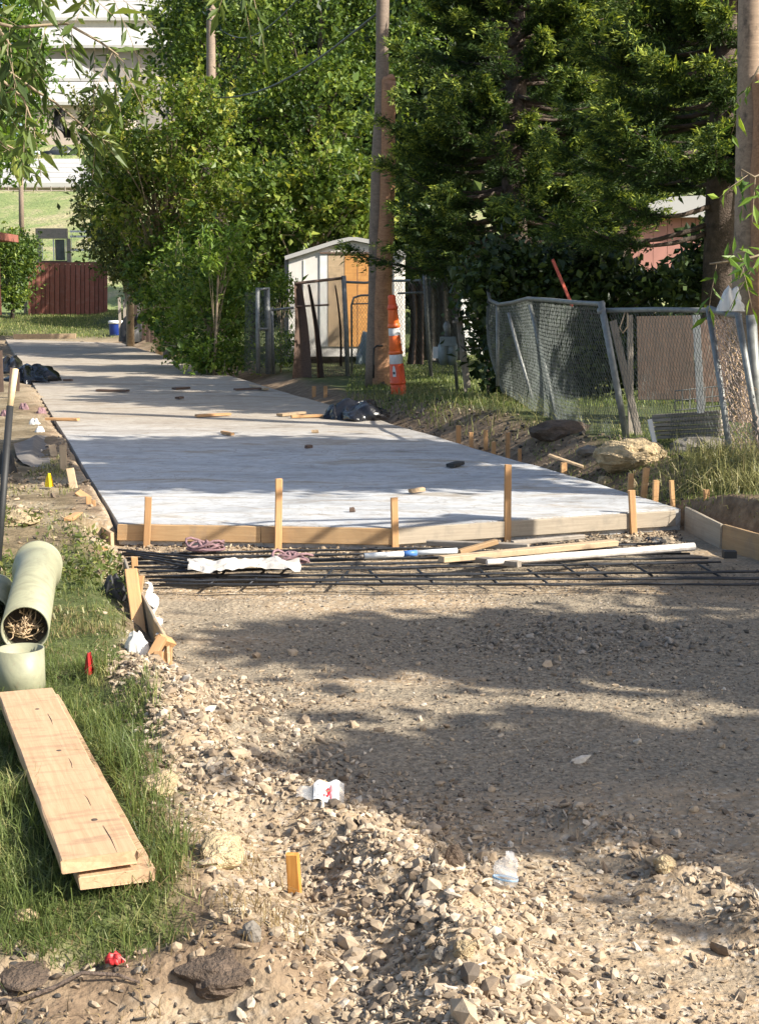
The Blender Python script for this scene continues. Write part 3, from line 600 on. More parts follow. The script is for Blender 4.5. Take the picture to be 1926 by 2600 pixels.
for u0, v0, v1, wd_ in [(.04, .1, .8, .016), (.08, .2, .75, .012), (.16, .1, .9, .018), (.21, .15, .85, .012), (.29, .25, .85, .014), (.86, .15, .85, .012), (.91, .2, .8, .01)]:
    nn = 9
    for k in range(nn):
        if k % 4 == 3: continue
        va = v0+(v1-v0)*k/nn; vb = v0+(v1-v0)*(k+.7)/nn
        m_.add([bagf(.36+.54*a_, b_, -.005) for a_, b_ in ((u0, va), (u0+wd_, va), (u0+wd_, vb), (u0, vb))], [(0, 1, 2, 3)])
m_.build('lettering', M['ink'], r)
# rocks one can pick out
def rock(px, py, wpx, hpx, label, mat='rock', seed=0, name='rock', sub=3, dz=.0, flat=.8):
    import bmesh
    bm = bmesh.new(); bmesh.ops.create_icosphere(bm, subdivisions=sub, radius=1); p = T(px, py); s = p.y/FPX
    for v in bm.verts:
        c_ = v.co; n_ = 1+.35*float(vn(c_.x*1.3+seed*5, c_.y*1.3+c_.z*1.7))+.22*float(vn(c_.x*3+seed, c_.z*3+c_.y*2))+.2*abs(float(vn(c_.x*5+c_.y*4, c_.z*5+seed)))+.12*float(vn(c_.x*11+c_.y*8, c_.z*12+seed))
        co = c_*n_; v.co = Vector((co.x*wpx*s*.5, co.y*wpx*s*.5*flat, co.z*hpx*s*.62))+p+Vector((0, wpx*s*.3, hpx*s*.3+dz))
    me = bpy.data.meshes.new(name); bm.to_mesh(me); bm.free(); o_ = link(name, me, M[mat]); return tag(o_, label, 'rock')
rock(1612, 1196, 165, 75, 'large yellowish limestone boulder on the bank below the leaning fence', seed=2, sub=5, name='boulder')
rock(1495, 1160, 60, 25, 'flat grey stone left of the big boulder', 'oldconc', 5)
rock(1605, 1248, 24, 30, 'small pale stone between two stakes below the boulder', 'rock', 6)
rock(1535, 1235, 40, 24, 'pinkish stone lying at the slab edge below the boulder', 'rock', 9)
rock(1425, 1108, 150, 48, 'dark grey concrete chunk under the fence on the bank', 'clod', 12, 'concrete_chunk', dz=-.03)
rock(1790, 1150, 160, 45, 'low grey stone block behind the boulder under the stacked boards', 'oldconc', 14, dz=-.02)
rock(1150, 2208, 55, 75, 'dark pointed clod sticking up on the rock heap', 'clod', 21, 'clod', dz=-.01)
rock(560, 2510, 250, 95, 'big dark clod of earth at the bottom centre left', 'clod', 22, 'clod', 4, dz=-.02)
rock(560, 2195, 120, 70, 'large flat tan rock half in the grass left of the marker stake', 'rock', 24, flat=1.4)
rock(400, 2020, 110, 50, 'flat tan rock at the edge of the long grass', 'rock', 26, flat=1.2)
rock(640, 2395, 50, 50, 'grey angular rock at the grass edge near the bottom', 'oldconc', 27)
rock(60, 2500, 130, 40, 'flat brown stone slab at the lower left edge', 'clod', 28, flat=1.3)
rock(60, 2345, 70, 30, 'pinkish stone in the dirt at the left edge below the planks', 'rock', 29)
rock(1690, 2225, 60, 40, 'pale rock on the low gravel ridge at the right', 'rock', 30)
rock(1640, 1650, 30, 18, 'loose grey rock at the near end of the grey gravel patch', 'oldconc', 33)
rock(1120, 2445, 46, 34, 'dark round pebble in the lower middle gravel', 'oldconc', 34); rock(1180, 2440, 60, 46, 'tan rock beside the dark pebble low in the gravel', 'rock', 35)

# ------------------------------------------------------------------ things on the slab and its edges
for x0, y0, x1, y1, w_, mt, lab in [(248, 994, 325, 996, .12, 'darkwood', 'dark narrow board lying across the far part of the slab'), (596, 992, 662, 990, .12, 'darkwood', 'dark bent board lying near the right edge of the slab'),
                            (640, 982, 676, 992, .1, 'stake_old', 'short board end touching the dark bent board'), (442, 990, 478, 988, .14, 'darkwood', 'small dark block in the middle of the slab'),
                            (450, 1014, 462, 1013, .1, 'darkwood', 'tiny dark block just below the other one on the slab'), (162, 968, 184, 968, .12, 'darkwood', 'small brown block at the left part of the far slab'),
                            (498, 1060, 583, 1056, .1, 'stake', 'orange-brown lath end lying in the middle of the slab'), (710, 1058, 770, 1052, .12, 'stake_old', 'board lying left of the black bag'),
                            (740, 1062, 820, 1060, .1, 'stake', 'paler board touching the black bag'), (118, 1068, 200, 1070, .09, 'stake', 'reddish lath poking from the left edge onto the slab'),
                            (565, 1102, 590, 1108, .05, 'stake', 'tan splinter on the sunlit middle of the slab'), (792, 1100, 808, 1100, .07, 'stake_old', 'small pale chip on the slab below the black bag'),
                            (1142, 1188, 1168, 1182, .09, 'blackmatte', 'small black lump on the right side of the slab'), (776, 1140, 790, 1139, .05, 'darkwood', 'small dark chip in the shaded band of the slab'),
                            (1040, 1254, 1075, 1250, .05, 'stake_old', 'dirt-coloured chip on the white slab near the middle stake'), (888, 1302, 900, 1302, .03, 'darkwood', 'tiny dark chip near the slab end')]:
    a_, b_ = slabtop(x0, y0, .025), slabtop(x1, y1, .028); tag(board('wood_scrap', a_, b_, w_, .035, M[mt], rough=.004), lab, 'wood scrap', 'scraps lying on the slab')
crumpled('plastic_bag', 915, 1068, 150, 42, 'black', 'shiny black plastic bag on the right edge of the slab below the pole', 'bag', 41, depth=.5, lvl=0., dz=0, n=48, pinch=.28)
crumpled('plastic_bag', 852, 1064, 60, 30, 'black', 'flat black plastic end left of the shiny bag', 'bag', 42, depth=.3, lvl=0., dz=0)
crumpled('trash_bag', 338, 866, 70, 58, 'blackmatte', 'black bag beside the blue cooler at the far end of the slab', 'bag', 43, depth=.8, lvl=0.)
crumpled('plastic_sheet', 60, 972, 120, 40, 'black', 'black plastic sheet bunched over the left edge of the slab', 'plastic sheet', 44, depth=.9, lvl=0., n=40, fold=9)
crumpled('plastic_sheet', 10, 950, 60, 40, 'black', 'black plastic roll at the left edge of the frame beside the slab', 'plastic sheet', 45, depth=.9, lvl=0.)
stake_px(28, 935, 1010, 24.6, 6, w_=.1, th=.05, label='pale thick stake in front of the black plastic sheet', group='stakes along the left edge')
stake_px(46, 945, 985, 25.6, 0, w_=.06, th=.04, label='thin stake behind the pale thick one at the plastic sheet', group='stakes along the left edge')
stake_px(5, 890, 985, 22, -4, w_=.06, th=.04, label='whitish green stake at the left edge of the frame', group='stakes along the left edge', mat='oldform')
# fabric along the left edge and rubbish on the bank
a_ = [G(32, 1130, .1), G(80, 1108, .1), G(120, 1105, .04), G(140, 1120, 0), G(150, 1180, 0)]; b_ = [G(60, 1180, 0.03), G(100, 1190, .03), G(140, 1195, .0), G(165, 1200, -.1), G(172, 1225, -.12)]
tag(strip(a_, b_, 26, .015, 2).build('silt_fabric', m_plain('grey_silt_fabric', (.16, .14, .12), .8, .3, 5, bmp=.5), smooth=True), 'grey fabric draped over the left bank next to the slab', 'fabric')
for i, (px, py, lab) in enumerate([(103, 1050, 'pink litter'), (88, 1080, 'white litter near the bank top'), (60, 1040, 'pale litter at the dirt'), (100, 1098, 'white cup-like litter'), (12, 1058, 'red and pink litter at the left edge')]):
    crumpled('litter', px, py, 26, 18, 'cloth' if i % 2 else 'rope', lab+' piece on the left bank', 'litter', 50+i, group='litter on the left bank')
for i, (x0, y0, x1, y1) in enumerate([(132, 1130, 140, 1160), (160, 1130, 163, 1200), (178, 1190, 190, 1240), (198, 1250, 232, 1262), (205, 1238, 222, 1230)]):
    a_ = D(x0, y0, T(x1, y1).y+.1); b_ = T(x1, y1)+Vector((0, 0, .0)); tag(board('form_scrap', b_-Vector((0, 0, .04)), a_, .07, .025, M['stake_old' if i < 3 else 'stake'], side=(1, 0, 0)), 'scrap of form wood on the left slab edge, %s from the top' % ['first', 'second', 'third', 'fourth', 'fifth'][i], 'wood scrap', 'wood scraps on the left slab edge')
tag(board('diagonal_brace', T(175, 1325)+Vector((0, 0, .02)), D(238, 1285, 12.3), .07, .03, M['stake']), 'tan diagonal brace at the left corner of the slab', 'brace')
tag(board('form_board', D(238, 1340, 11.6), D(286, 1372, 11.1), .12, .03, M['stake_old'], side=(0, 0, 1)), 'short dark form board closing the left corner of the slab', 'form board')
# striped tool in the left foreground
r = thing('tool_handle', 'black and yellow tool handle slanting at the left edge of the frame', 'tool handle', D(-8, 1470, 9.0))
A_, B_, C_ = D(-8, 1470, 9.0), D(26, 1032, 9.4), D(40, 938, 9.5)
MB().tube([A_, B_], .023, 12).build('black_grip', M['blackmatte'], r, True); MB().tube([B_, C_], .02, 12).build('wood_shaft', m_wood('pale_shaft', (.7, .5, .3), (.85, .68, .42)), r, True)
crumpled('black_bucket', 15, 1205, 50, 60, 'blackmatte', 'black rounded object behind the tool handle on the left bank', 'container', 61)
rock(40, 1330, 110, 30, 'flat tan slab of dirt behind the grass at the left edge', 'rock', 62, flat=1.5)

# far end of the slab
r = thing('cooler', 'blue cooler with a white lid at the far end of the slab', 'cooler', G(293, 856, 0)); c = G(293, 856, 0); s = c.y/FPX
MB().lathe([(.0, 0), (.24, 0), (.27, .04), (.3, .52), (.3, .53)], c+Vector((0, .3, 0)), 24).build('body', M['blue'], r, True)
MB().lathe([(.3, .532), (.325, .535), (.325, .62), (.28, .66), (0.01, .67)], c+Vector((0, .3, 0)), 24).build('lid', M['white'], r, True)
for i, (px, pt, pb, mt, lab) in enumerate([(306, 755, 850, 'greywood', 'grey handle with a bundle at its top leaning behind the cooler'), (318, 760, 850, 'greywood', 'second grey handle leaning behind the cooler'),
        (336, 738, 845, 'form', 'yellowish shovel handle standing behind the black bag'), (377, 757, 855, 'form', 'yellow stake right of the far black bag'), (352, 722, 850, 'greywood', 'tall dark stake among the tools behind the bag')]):
    tag(board('tool_handle', D(px, pb, 55.5), D(px-3+i, pt, 56), .1, .06, M[mt], side=(1, 0, 0)), lab, 'tool handle', 'tools by the far end of the slab')
for i, (x0, x1, py, mt, lab) in enumerate([(18, 95, 850, 'darkwood', 'dark board along the far slab end, left piece'), (88, 140, 842, 'darkwood', 'dark lump of boards on the far slab end'), (140, 260, 846, 'stake_old', 'long pale board at the far slab end'), (195, 245, 838, 'darkwood', 'dark stacked board left of the cooler'), (20, 180, 862, 'stake_old', 'thin pale board across the far slab end')]):
    tag(board('edge_board', G(x0, py, 0)+Vector((0, 1, .08)), G(x1, py, 0)+Vector((0, 1, .1)), .2, .12, M[mt], side=(0, 0, 1)), lab, 'board', 'boards at the far slab end')
# weathered wooden fence by the tools
r = thing('picket_fence', 'dark weathered picket fence behind the tools at the far right of the slab', 'fence', D(390, 860, 56))
for i in range(9):
    px = 345+i*10; Y_ = 57-i*1.1; board('picket', D(px, 862+i*2, Y_), D(px, 690+(i*7) % 18, Y_), .14, .03, M['darkwood'], r, side=(1, -.3, 0))
board('rail', D(340, 740, 57.4), D(432, 735, 48), .1, .04, M['darkwood'], r, side=(0, 0, 1))
# red board fence at the end of the alley
r = thing('red_fence', 'reddish brown board fence closing the end of the alley', 'fence', D(150, 798, 72))
xx = 72
i = 0
while xx < 268:
    ww = random.uniform(9, 14); top = 668+random.uniform(-2, 3)
    board('fence_board', D(xx+ww/2, 800, 72+.02*(i % 2)), D(xx+ww/2, top, 72), ww*72/FPX*.86, .03, M['redwood'], r, side=(1, 0, 0)); xx += ww; i += 1
MB().add([D(72, 798, 72.2), D(266, 798, 72.2), D(266, 672, 72.2), D(72, 672, 72.2)], [(0, 1, 2, 3)]).build('backing', M['darkwood'], r)
board('top_rail', D(70, 670, 72.3), D(268, 667, 72.3), .1, .06, M['redwood'], r, side=(0, 0, 1)); board('corner_post', D(66, 795, 72.2), D(66, 655, 72.2), .16, .14, M['greywood'], r, side=(1, 0, 0))
# window frame structure above it
r = thing('window_shack', 'grey shack frame with an old sliding window above the red fence', 'shack', D(140, 665, 76))
def pb(name, x0, y0, x1, y1, Y_, th_, mt, par=None, **k):
    a_ = D(x0, y0, Y_); b_ = D(x1, y1, Y_); c_ = (a_+b_)/2; return MB().box(c_, (abs(b_.x-a_.x), th_, abs(b_.z-a_.z))).build(name, M[mt], par)
pb('header', 92, 580, 172, 606, 76, .3, 'greywood', r); pb('post', 95, 606, 106, 668, 76, .2, 'greywood', r); pb('post', 170, 606, 181, 668, 76, .2, 'greywood', r); pb('sill', 106, 662, 170, 667, 76, .25, 'darkwood', r)
w_ = pb('window_frame', 107, 607, 110, 661, 76, .08, 'frame', r); pb('window_frame', 135, 607, 139, 661, 75.95, .08, 'frame', r); pb('window_frame', 166, 607, 169, 661, 76, .08, 'frame', r)
pb('glass_pane', 140, 608, 166, 661, 76.02, .02, 'glassdark', r)
r = thing('wooden_trellis', 'pale wooden frame of slats right of the shack window', 'trellis', D(210, 665, 77))
for y0 in (585, 598, 632): pb('slat', 178, y0, 240, y0+5, 77, .06, 'frame', r)
for x0 in (181, 224, 240): pb('post', x0, 590, x0+3, 668, 77.1, .06, 'frame', r)
r = thing('red_shed', 'dark red shed corner at the left edge of the frame', 'shed', D(-20, 800, 62))
pb('wall', -140, 612, 3, 800, 62, .3, 'redwood', r); m_ = MB(); a_ = [D(-150, 590, 60.3), D(22, 588, 60.3), D(22, 596, 60.3), D(-150, 612, 60.3)]
m_.box((D(-135, 603, 62)), (5.2, 3.0, .3)); m_.build('roof', M['redwood'], r)
# grey lamp pole
p = D(55, 600, 82); tag(MB().tube([p-Vector((0, 0, 1)), D(52, 350, 82)], [.16, .11], 12).build('street_pole', M['polegrey'], smooth=True), 'slim grey pole at the foot of the grassy hill', 'pole')
# ------------------------------------------------------------------ fences
def prisms(A, B, r):
    A = np.asarray(A, float); B = np.asarray(B, float); d = B-A; d /= np.linalg.norm(d, axis=1, keepdims=True)+1e-9
    up = np.where(np.abs(d[:, 2:3]) < .9, [[0, 0, 1.]], [[1., 0, 0]]); a = np.cross(d, up); a /= np.linalg.norm(a, axis=1, keepdims=True); b = np.cross(d, a)
    V = np.concatenate([np.stack([E+r*(a*math.cos(t)+b*math.sin(t)) for t in (0, 2.094, 4.189)], 1) for E in (A, B)], 1)
    i = np.arange(len(A))[:, None]*6; F = np.concatenate([i+np.array(q_) for q_ in ((0, 1, 4, 3), (1, 2, 5, 4), (2, 0, 3, 5))], 0)
    return V.reshape(-1, 3), F
def net(fn, wd, ht, cell, r, name, mat, parent, jit=.004):
    """chain link: zigzag wires over the surface fn(u, v)"""
    nu = int(wd/cell); nv = int(ht/cell*1.2); A = []; B = []; rn = np.random.default_rng(5)
    P = {}
    for i in range(nu+2):
        for j in range(nv+1):
            u = (i+.5*(j % 2))/nu; 
            if u <= 1.001: P[i, j] = np.array(fn(min(u, 1), j/nv))+rn.normal(0, jit, 3)
    for (i, j), p in P.items():
        for di in ((0, -1) if j % 2 == 0 else (1, 0)):
            q_ = P.get((i+di, j+1)) if j % 2 else P.get((i+di, j+1))
            if q_ is not None: A.append(p); B.append(q_)
    V, F = prisms(A, B, r); return link(name, np_mesh(V, F, name), M[mat] if isinstance(mat, str) else mat, parent)
def quadfn(p00, p10, p01, p11, bulge=0, n_=Vector((0, -1, 0)), wav=0, ws=9):
    """u: left->right, v: bottom->top"""
    def f(u, v):
        p = (p00*(1-u)+p10*u)*(1-v)+(p01*(1-u)+p11*u)*v
        return p+n_*(bulge*math.sin(math.pi*u)*math.sin(math.pi*min(1, v+.1))+wav*math.sin(u*ws+v*3)*(1-v*.6))
    return f
def post(name, a_, b_, r_, mat, parent, cap=True):
    m_ = MB().tube([a_, a_.lerp(b_, .5)+Vector((random.uniform(-.01, .01), 0, 0)), b_], r_, 12)
    o_ = m_.build(name, M[mat], parent, True)
    if cap: MB().lathe([(r_*1.1, -.02), (r_*1.15, .01), (r_*.8, .04), (.002, .055)], b_, 12).build('cap', M[mat], o_, True, M=Matrix.Translation(parent.location))
    return o_
def fnd(p): return Vector((p.x, p.y, Hs(p.x, p.y)-.1))
# long leaning fence on the right bank
r = thing('leaning_chain_link_fence', 'sagging chain link fence leaning over the dark bank left of the leaning post', 'fence', T(1400, 1110))
top = [D(1238, 738, 22.3), D(1243, 762, 22.1), D(1265, 773, 21.3), D(1300, 768, 20.3), D(1340, 758, 19.2), D(1400, 762, 17.9), D(1460, 768, 16.9), D(1530, 772, 15.9)]
bot = [D(1275, 1000, 21.6), D(1278, 1000, 21.4), D(1300, 1010, 20.6), D(1345, 1040, 19.3), D(1390, 1070, 18.2), D(1440, 1095, 17.2), D(1490, 1105, 16.4), D(1570, 1112, 15.6)]
def pl(L, u): x = u*(len(L)-1); i = min(int(x), len(L)-2); return L[i].lerp(L[i+1], x-i)
MB().tube([pl(top, i/28) for i in range(29)], .026, 10).build('top_rail', M['steel'], r, True)
def fA(u, v): p = pl(bot, u).lerp(pl(top, u), v); return p+Vector((-.12*math.sin(v*3.1)*math.sin(u*9+1), -.1*math.sin(v*3.1)*math.sin(u*7), 0))
net(fA, 6.6, 1.5, .052, .0026, 'mesh', 'wire', r, .002)
for (x0, y0, x1, y1, ya, yb, rr) in [(1290, 795, 1350, 1010, 20.4, 19.6, .022), (1345, 775, 1415, 1075, 19.1, 17.9, .025), (1262, 775, 1262, 980, 21.5, 21.3, .025)]:
    post('post', D(x1, y1, yb), D(x0, y0, ya), rr, 'steel', r, False)
r = thing('leaning_fence_post', 'thick grey galvanised post leaning left at the middle of the right fence', 'fence post', fnd(D(1588, 1118, 15.6)))
post('post', D(1592, 1130, 15.6), D(1524, 765, 15.8), .036, 'steel', r)
MB().lathe([(.045, -.03), (.05, 0), (.045, .03)], D(1526, 790, 15.8), 14).build('rail_clamp', M['steel'], r, True)
for (a_, b_, w_, lab) in [((1622, 1112, 15.9), (1555, 815, 16.2), .075, 'left weathered wooden post leaning behind the galvanised one'), ((1600, 1118, 16.1), (1598, 800, 16.3), .06, 'right weathered wooden post beside the plywood sheet')]:
    tag(board('wooden_post', D(*a_), D(*b_), w_, .05, M['greywood'], side=(1, 0, 0)), lab, 'fence post')
r = thing('chain_link_section', 'chain link fence section with a straight rail in front of the plywood', 'fence', T(1700, 1120))
MB().tube([D(1530, 788, 15.9), D(1660, 786, 15.0), D(1805, 788, 14.1)], .026, 10).build('top_rail', M['steel'], r, True)
net(quadfn(D(1610, 1112, 15.6), D(1840, 1120, 14.3), D(1545, 790, 15.8), D(1805, 790, 14.1), .03), 2.1, 1.4, .062, .0024, 'mesh', 'wire', r, .003)
r_ = board('channel_post', D(1778, 1048, 14.7), D(1766, 800, 14.7), .07, .03, M['frame'], side=(1, 0, 0)); tag(r_, 'whitish steel channel post behind the chain link section', 'fence post')
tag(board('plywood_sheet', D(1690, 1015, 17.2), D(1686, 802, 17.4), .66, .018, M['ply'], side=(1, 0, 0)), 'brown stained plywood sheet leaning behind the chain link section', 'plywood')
tag(board('plywood_sheet', D(1800, 1020, 17.4), D(1800, 812, 17.5), .36, .018, M['darkwood'], side=(1, 0, 0)), 'darker board panel right of the whitish channel post', 'board panel')
for i in range(6):
    y_ = 1052+i*10.5; tag(board('stacked_board', D(1655+random.uniform(-8, 12)+i*2, y_+5, 15.2), D(1828, y_-6+i, 14.8), .14, .034, M['greywood']), 'grey board in the stack behind the boulder, %s from the top' % ['first', 'second', 'third', 'fourth', 'fifth', 'sixth'][i], 'board', 'grey boards stacked by the fence')
r = thing('wire_crate', 'wire rack standing on the stacked grey boards', 'rack', D(1770, 1045, 15)); A = []; B = []
for i in range(7): x = 1712+i*19; A.append(D(x, 1044-i*3, 15)); B.append(D(x, 993-i*2, 15))
for y in (0, 25, 50): A.append(D(1712, 993+y, 15)); B.append(D(1828, 980+y, 15))
V, F = prisms(A, B, .007); link('wire_rods', np_mesh(V, F), M['steel'], r)
tag(MB().tube([D(1588, 785, 15.5), D(1580, 810, 15.45), D(1572, 832, 15.4), D(1580, 846, 15.4), D(1592, 830, 15.4), D(1592, 800, 15.45), D(1590, 786, 15.5)], .008, 6).build('hanging_rope', M['roots'], smooth=True), 'loop of tan rope hanging on the rail beside the wooden posts', 'rope')
tag(board('white_stake', D(1662, 1130, 14.9), D(1648, 1066, 15), .045, .03, M['whitepaint'], side=(1, 0, 0)), 'white painted stake leaning behind the boulder', 'stake')
r = thing('rolled_fence_panel', 'leaning bent chain link panel hung with dry vines at the right edge', 'fence', T(1870, 1260))
post('post', D(1862, 1230, 13.3), D(1798, 785, 13.9), .03, 'steel', r, False); post('post', D(1950, 1230, 13.1), D(1872, 800, 13.3), .03, 'steel', r, False)
MB().tube([D(1798, 783, 13.9), D(1835, 795, 13.6), D(1876, 802, 13.3)], .028, 10).build('top_rail', M['steel'], r, True)
net(quadfn(D(1850, 1230, 13.4), D(1960, 1240, 13.0), D(1802, 788, 13.9), D(1872, 802, 13.3), .03, wav=.02), .42, 1.6, .034, .0036, 'mesh', m_plain('vine_wire', (.42, .33, .28), .9, .5, 12, bmp=0), r, .008)
net(quadfn(D(1850, 1230, 13.48), D(1960, 1240, 13.1), D(1802, 788, 13.98), D(1872, 802, 13.4), .05, wav=.03), .4, 1.6, .045, .003, 'vine_tangle', 'roots', r, .02)
post('post', D(1925, 1150, 13.8), D(1905, 800, 13.9), .05, 'steel', r)
m_ = MB(); o_ = D(1852, 790, 13.5); V, Fs = crumple(0, 0, .1, .06, .19, 77, pinch=.5); tag(m_.add([(x+o_.x, y+o_.y, z+o_.z) for x, y, z in V], Fs).build('white_bag', M['cloth'], smooth=True), 'white plastic bag with a red mark caught on top of the bent panel', 'bag')
# middle distance fence and gate
r = thing('rusty_fence_panel', 'curved chain link panel with rusty brown strips left of the utility pole', 'fence', T(800, 970))
post('post', D(884, 985, 31), D(872, 700, 31), .05, 'steel', r)
MB().tube([D(748, 720, 30.5), D(800, 714, 30.7), D(870, 706, 31)], .03, 8).build('top_rail', M['darkwood'], r, True); MB().tube([D(752, 778, 30.5), D(835, 774, 30.8)], .02, 8).build('mid_rail', M['wirerust'], r, True)
def sfn(x0, x1, y0, xb0, xb1, yb, Y_):
    return lambda u, v: D((xb0*(1-u)+xb1*u)*(1-v)+(x0*(1-u)+x1*u)*v+6*math.sin(v*3), yb*(1-v)+y0*v, Y_+.12*math.sin(u*3.1))
for nm, a6 in (('rusty_strip', (745, 765, 722, 740, 792, 978)), ('rusty_strip', (779, 786, 722, 806, 824, 975)), ('rusty_strip', (848, 852, 725, 862, 868, 930))):
    MB().grid(sfn(*a6, 30.45), 8, 14).build(nm, M['darkwood'], r, True)
net(quadfn(D(790, 950, 30.8), D(878, 978, 31), D(752, 722, 30.6), D(872, 708, 31), .1), 1.0, 2.1, .045, .004, 'mesh', 'wirerust', r, .004)
r = thing('garden_gate', 'small chain link gate with a rounded top between the post and the utility pole', 'gate', T(920, 975))
fr = [D(893, 968, 31.2), D(892, 775, 31.2), D(898, 756, 31.2), D(915, 750, 31.2), D(955, 749, 31.1)]
MB().tube(fr, .022, 8).build('gate_frame', M['steel'], r, True); MB().tube([D(893, 968, 31.2), D(955, 970, 31.1)], .022, 8).build('gate_frame', M['steel'], r, True); MB().tube([D(893, 772, 31.2), D(955, 770, 31.1)], .014, 8).build('crossbar', M['steel'], r, True)
net(quadfn(D(893, 965, 31.2), D(960, 966, 31.1), D(893, 752, 31.2), D(960, 750, 31.1)), .56, 1.8, .06, .003, 'mesh', 'wire', r)
tag(MB().tube([D(873, 716, 31.2), D(925, 718, 31.2), D(1000, 713, 31), D(1080, 712, 30), D(1195, 703, 29.5)], .026, 8).build('fence_rail', M['steel'], smooth=True), 'long bent top rail running behind the utility pole and the cone stack', 'fence rail')
r = thing('short_fence_section', 'low chain link section with a pale rail in front of the shed corner', 'fence', T(700, 945))
MB().tube([D(690, 787, 32), D(746, 781, 32)], .025, 8).build('top_rail', M['steel'], r, True); post('post', D(682, 950, 32), D(677, 730, 32), .065, 'steel', r); post('post', D(695, 950, 32.2), D(690, 780, 32.2), .035, 'steel', r)
net(quadfn(D(690, 920, 32), D(750, 920, 32), D(690, 787, 32), D(750, 781, 32)), .52, 1.15, .06, .0035, 'mesh', 'wire', r)
r = thing('folded_gate', 'old chain link gate folded back against the bright shrubs', 'gate', T(655, 950))
post('post', D(656, 948, 31.8), D(654, 730, 31.8), .045, 'steel', r); MB().tube([D(654, 735, 31.8), D(680, 733, 31.9)], .03, 8).build('top_rail', M['steel'], r, True); MB().tube([D(654, 835, 31.8), D(680, 836, 31.9)], .03, 8).build('mid_rail', M['steel'], r, True)
net(quadfn(D(620, 945, 32.3), D(678, 948, 31.9), D(622, 745, 32.3), D(678, 735, 31.9), .05), .5, 1.8, .035, .0045, 'mesh', 'wire', r, .008)
r = thing('rear_fence', 'chain link fence with a tall post and brown vine screen behind the cone stack', 'fence', T(1080, 950))
post('post', D(1094, 955, 28.6), D(1077, 697, 28.6), .04, 'steel', r)
MB().tube([D(1010, 745, 29), D(1078, 742, 28.6)], .02, 8).build('mid_rail', M['steel'], r, True)
net(quadfn(D(1000, 930, 29), D(1240, 960, 27.5), D(1000, 712, 29), D(1240, 703, 27.5), .1), 1.9, 1.8, .06, .0035, 'mesh', 'wire', r, .006)
MB().grid(lambda u, v: D(1032+(1075-1032)*u+10*math.sin(v*3.1)*(1-u), 925*(1-v)+715*v, 29.5+.1*math.sin(u*12)), 16, 10).build('brown_screen', M['darkwood'], r, True)
MB().grid(lambda u, v: D(1070+(1165-1070)*u+(1-v)*14*u, 915*(1-v)+708*v, 29.8+.12*math.sin(u*19)), 24, 10).build('grey_screen', m_plain('grey_screen', (.12, .11, .105), .8, .5, 9, bmp=.6, bd=.03), r, True)

# ------------------------------------------------------------------ poles
def wavy(pts, rad, n=20, k=24, amp=.01, seed=0):
    m_ = MB(); P = []; Rr = []
    for i in range(k+1):
        t = i/k*(len(pts)-1); j = min(int(t), len(pts)-2); P.append(Vector(pts[j]).lerp(Vector(pts[j+1]), t-j)+Vector((amp*math.sin(i*.7+seed), amp*math.cos(i*.5), 0)))
        Rr.append((rad[j]*(1-(t-j))+rad[j+1]*(t-j))*(1+.03*math.sin(i*1.7+seed)))
    return m_.tube(P, Rr, n)
foot = T(957, 985); foot.y = 28
r = thing('utility_pole', 'brown utility pole stub with a thinner grey pole strapped behind it, centre of the picture', 'utility pole', foot)
wavy([D(966, 1000, 28), D(976, 640, 28), D(987, 206, 28), D(987, 196, 28)], [.2, .165, .135, .09]).build('stub_pole', M['pole'], r, True)
wavy([D(948, 990, 28.05), D(959, 500, 28.05), D(969, 180, 28.05), D(974, -60, 28.05), D(978, -500, 28.1)], [.17, .135, .12, .115, .1]).build('tall_pole', M['polegrey'], r, True)
MB().tube([D(948, 960, 27.76), D(949, 885, 27.77), D(956, 878, 27.76), D(972, 878, 27.76)], .02, 6).build('ground_conduit', M['blackmatte'], r, True)
MB().tube([D(965, 1000, 27.9), D(985, 990, 27.8)], .2, 8).build('root_flare', M['bark'], r, True)
p = D(1890, 1100, 17.6); r = thing('utility_pole', 'thick weathered utility pole at the right edge of the picture', 'utility pole', p)
wavy([D(1878, 1150, 17.6), D(1893, 760, 17.6), D(1910, 0, 17.6), D(1921, -600, 17.6)], [.17, .165, .155, .14], n=28, amp=.006).build('pole_shaft', m_wood('pole_wood_pale', (.28, .2, .14), (.58, .43, .31), (.07, .055, .045), scale=.8, stain_amt=.8), r, True)
wavy([D(1925, 900, 17.45), D(1930, 560, 17.4), D(1935, 190, 17.4)], [.12, .12, .11], n=16).build('splice_stub', M['pole'], r, True)
tag(wavy([D(533, 640, 50), D(535, 185, 50), D(540, -300, 50)], [.17, .15, .14], n=12).build('utility_pole', M['polegrey'], smooth=True), 'distant thin utility pole rising above the yellowish shrub', 'utility pole')
def sag(a_, b_, s_, n=16): return [a_.lerp(b_, i/n)+Vector((0, 0, -s_*math.sin(math.pi*i/n))) for i in range(n+1)]
tag(MB().tube(sag(D(962, 30, 28), D(500, 246, 44), .55), .022, 6).build('cable', M['wire'], smooth=True), 'thick grey cable sagging left from the central utility pole', 'cable')
tag(MB().tube(sag(D(515, 30, 49), D(790, -40, 30), .9), .014, 6).build('cable', M['wire'], smooth=True), 'thin upper cable at the top of the picture', 'cable')
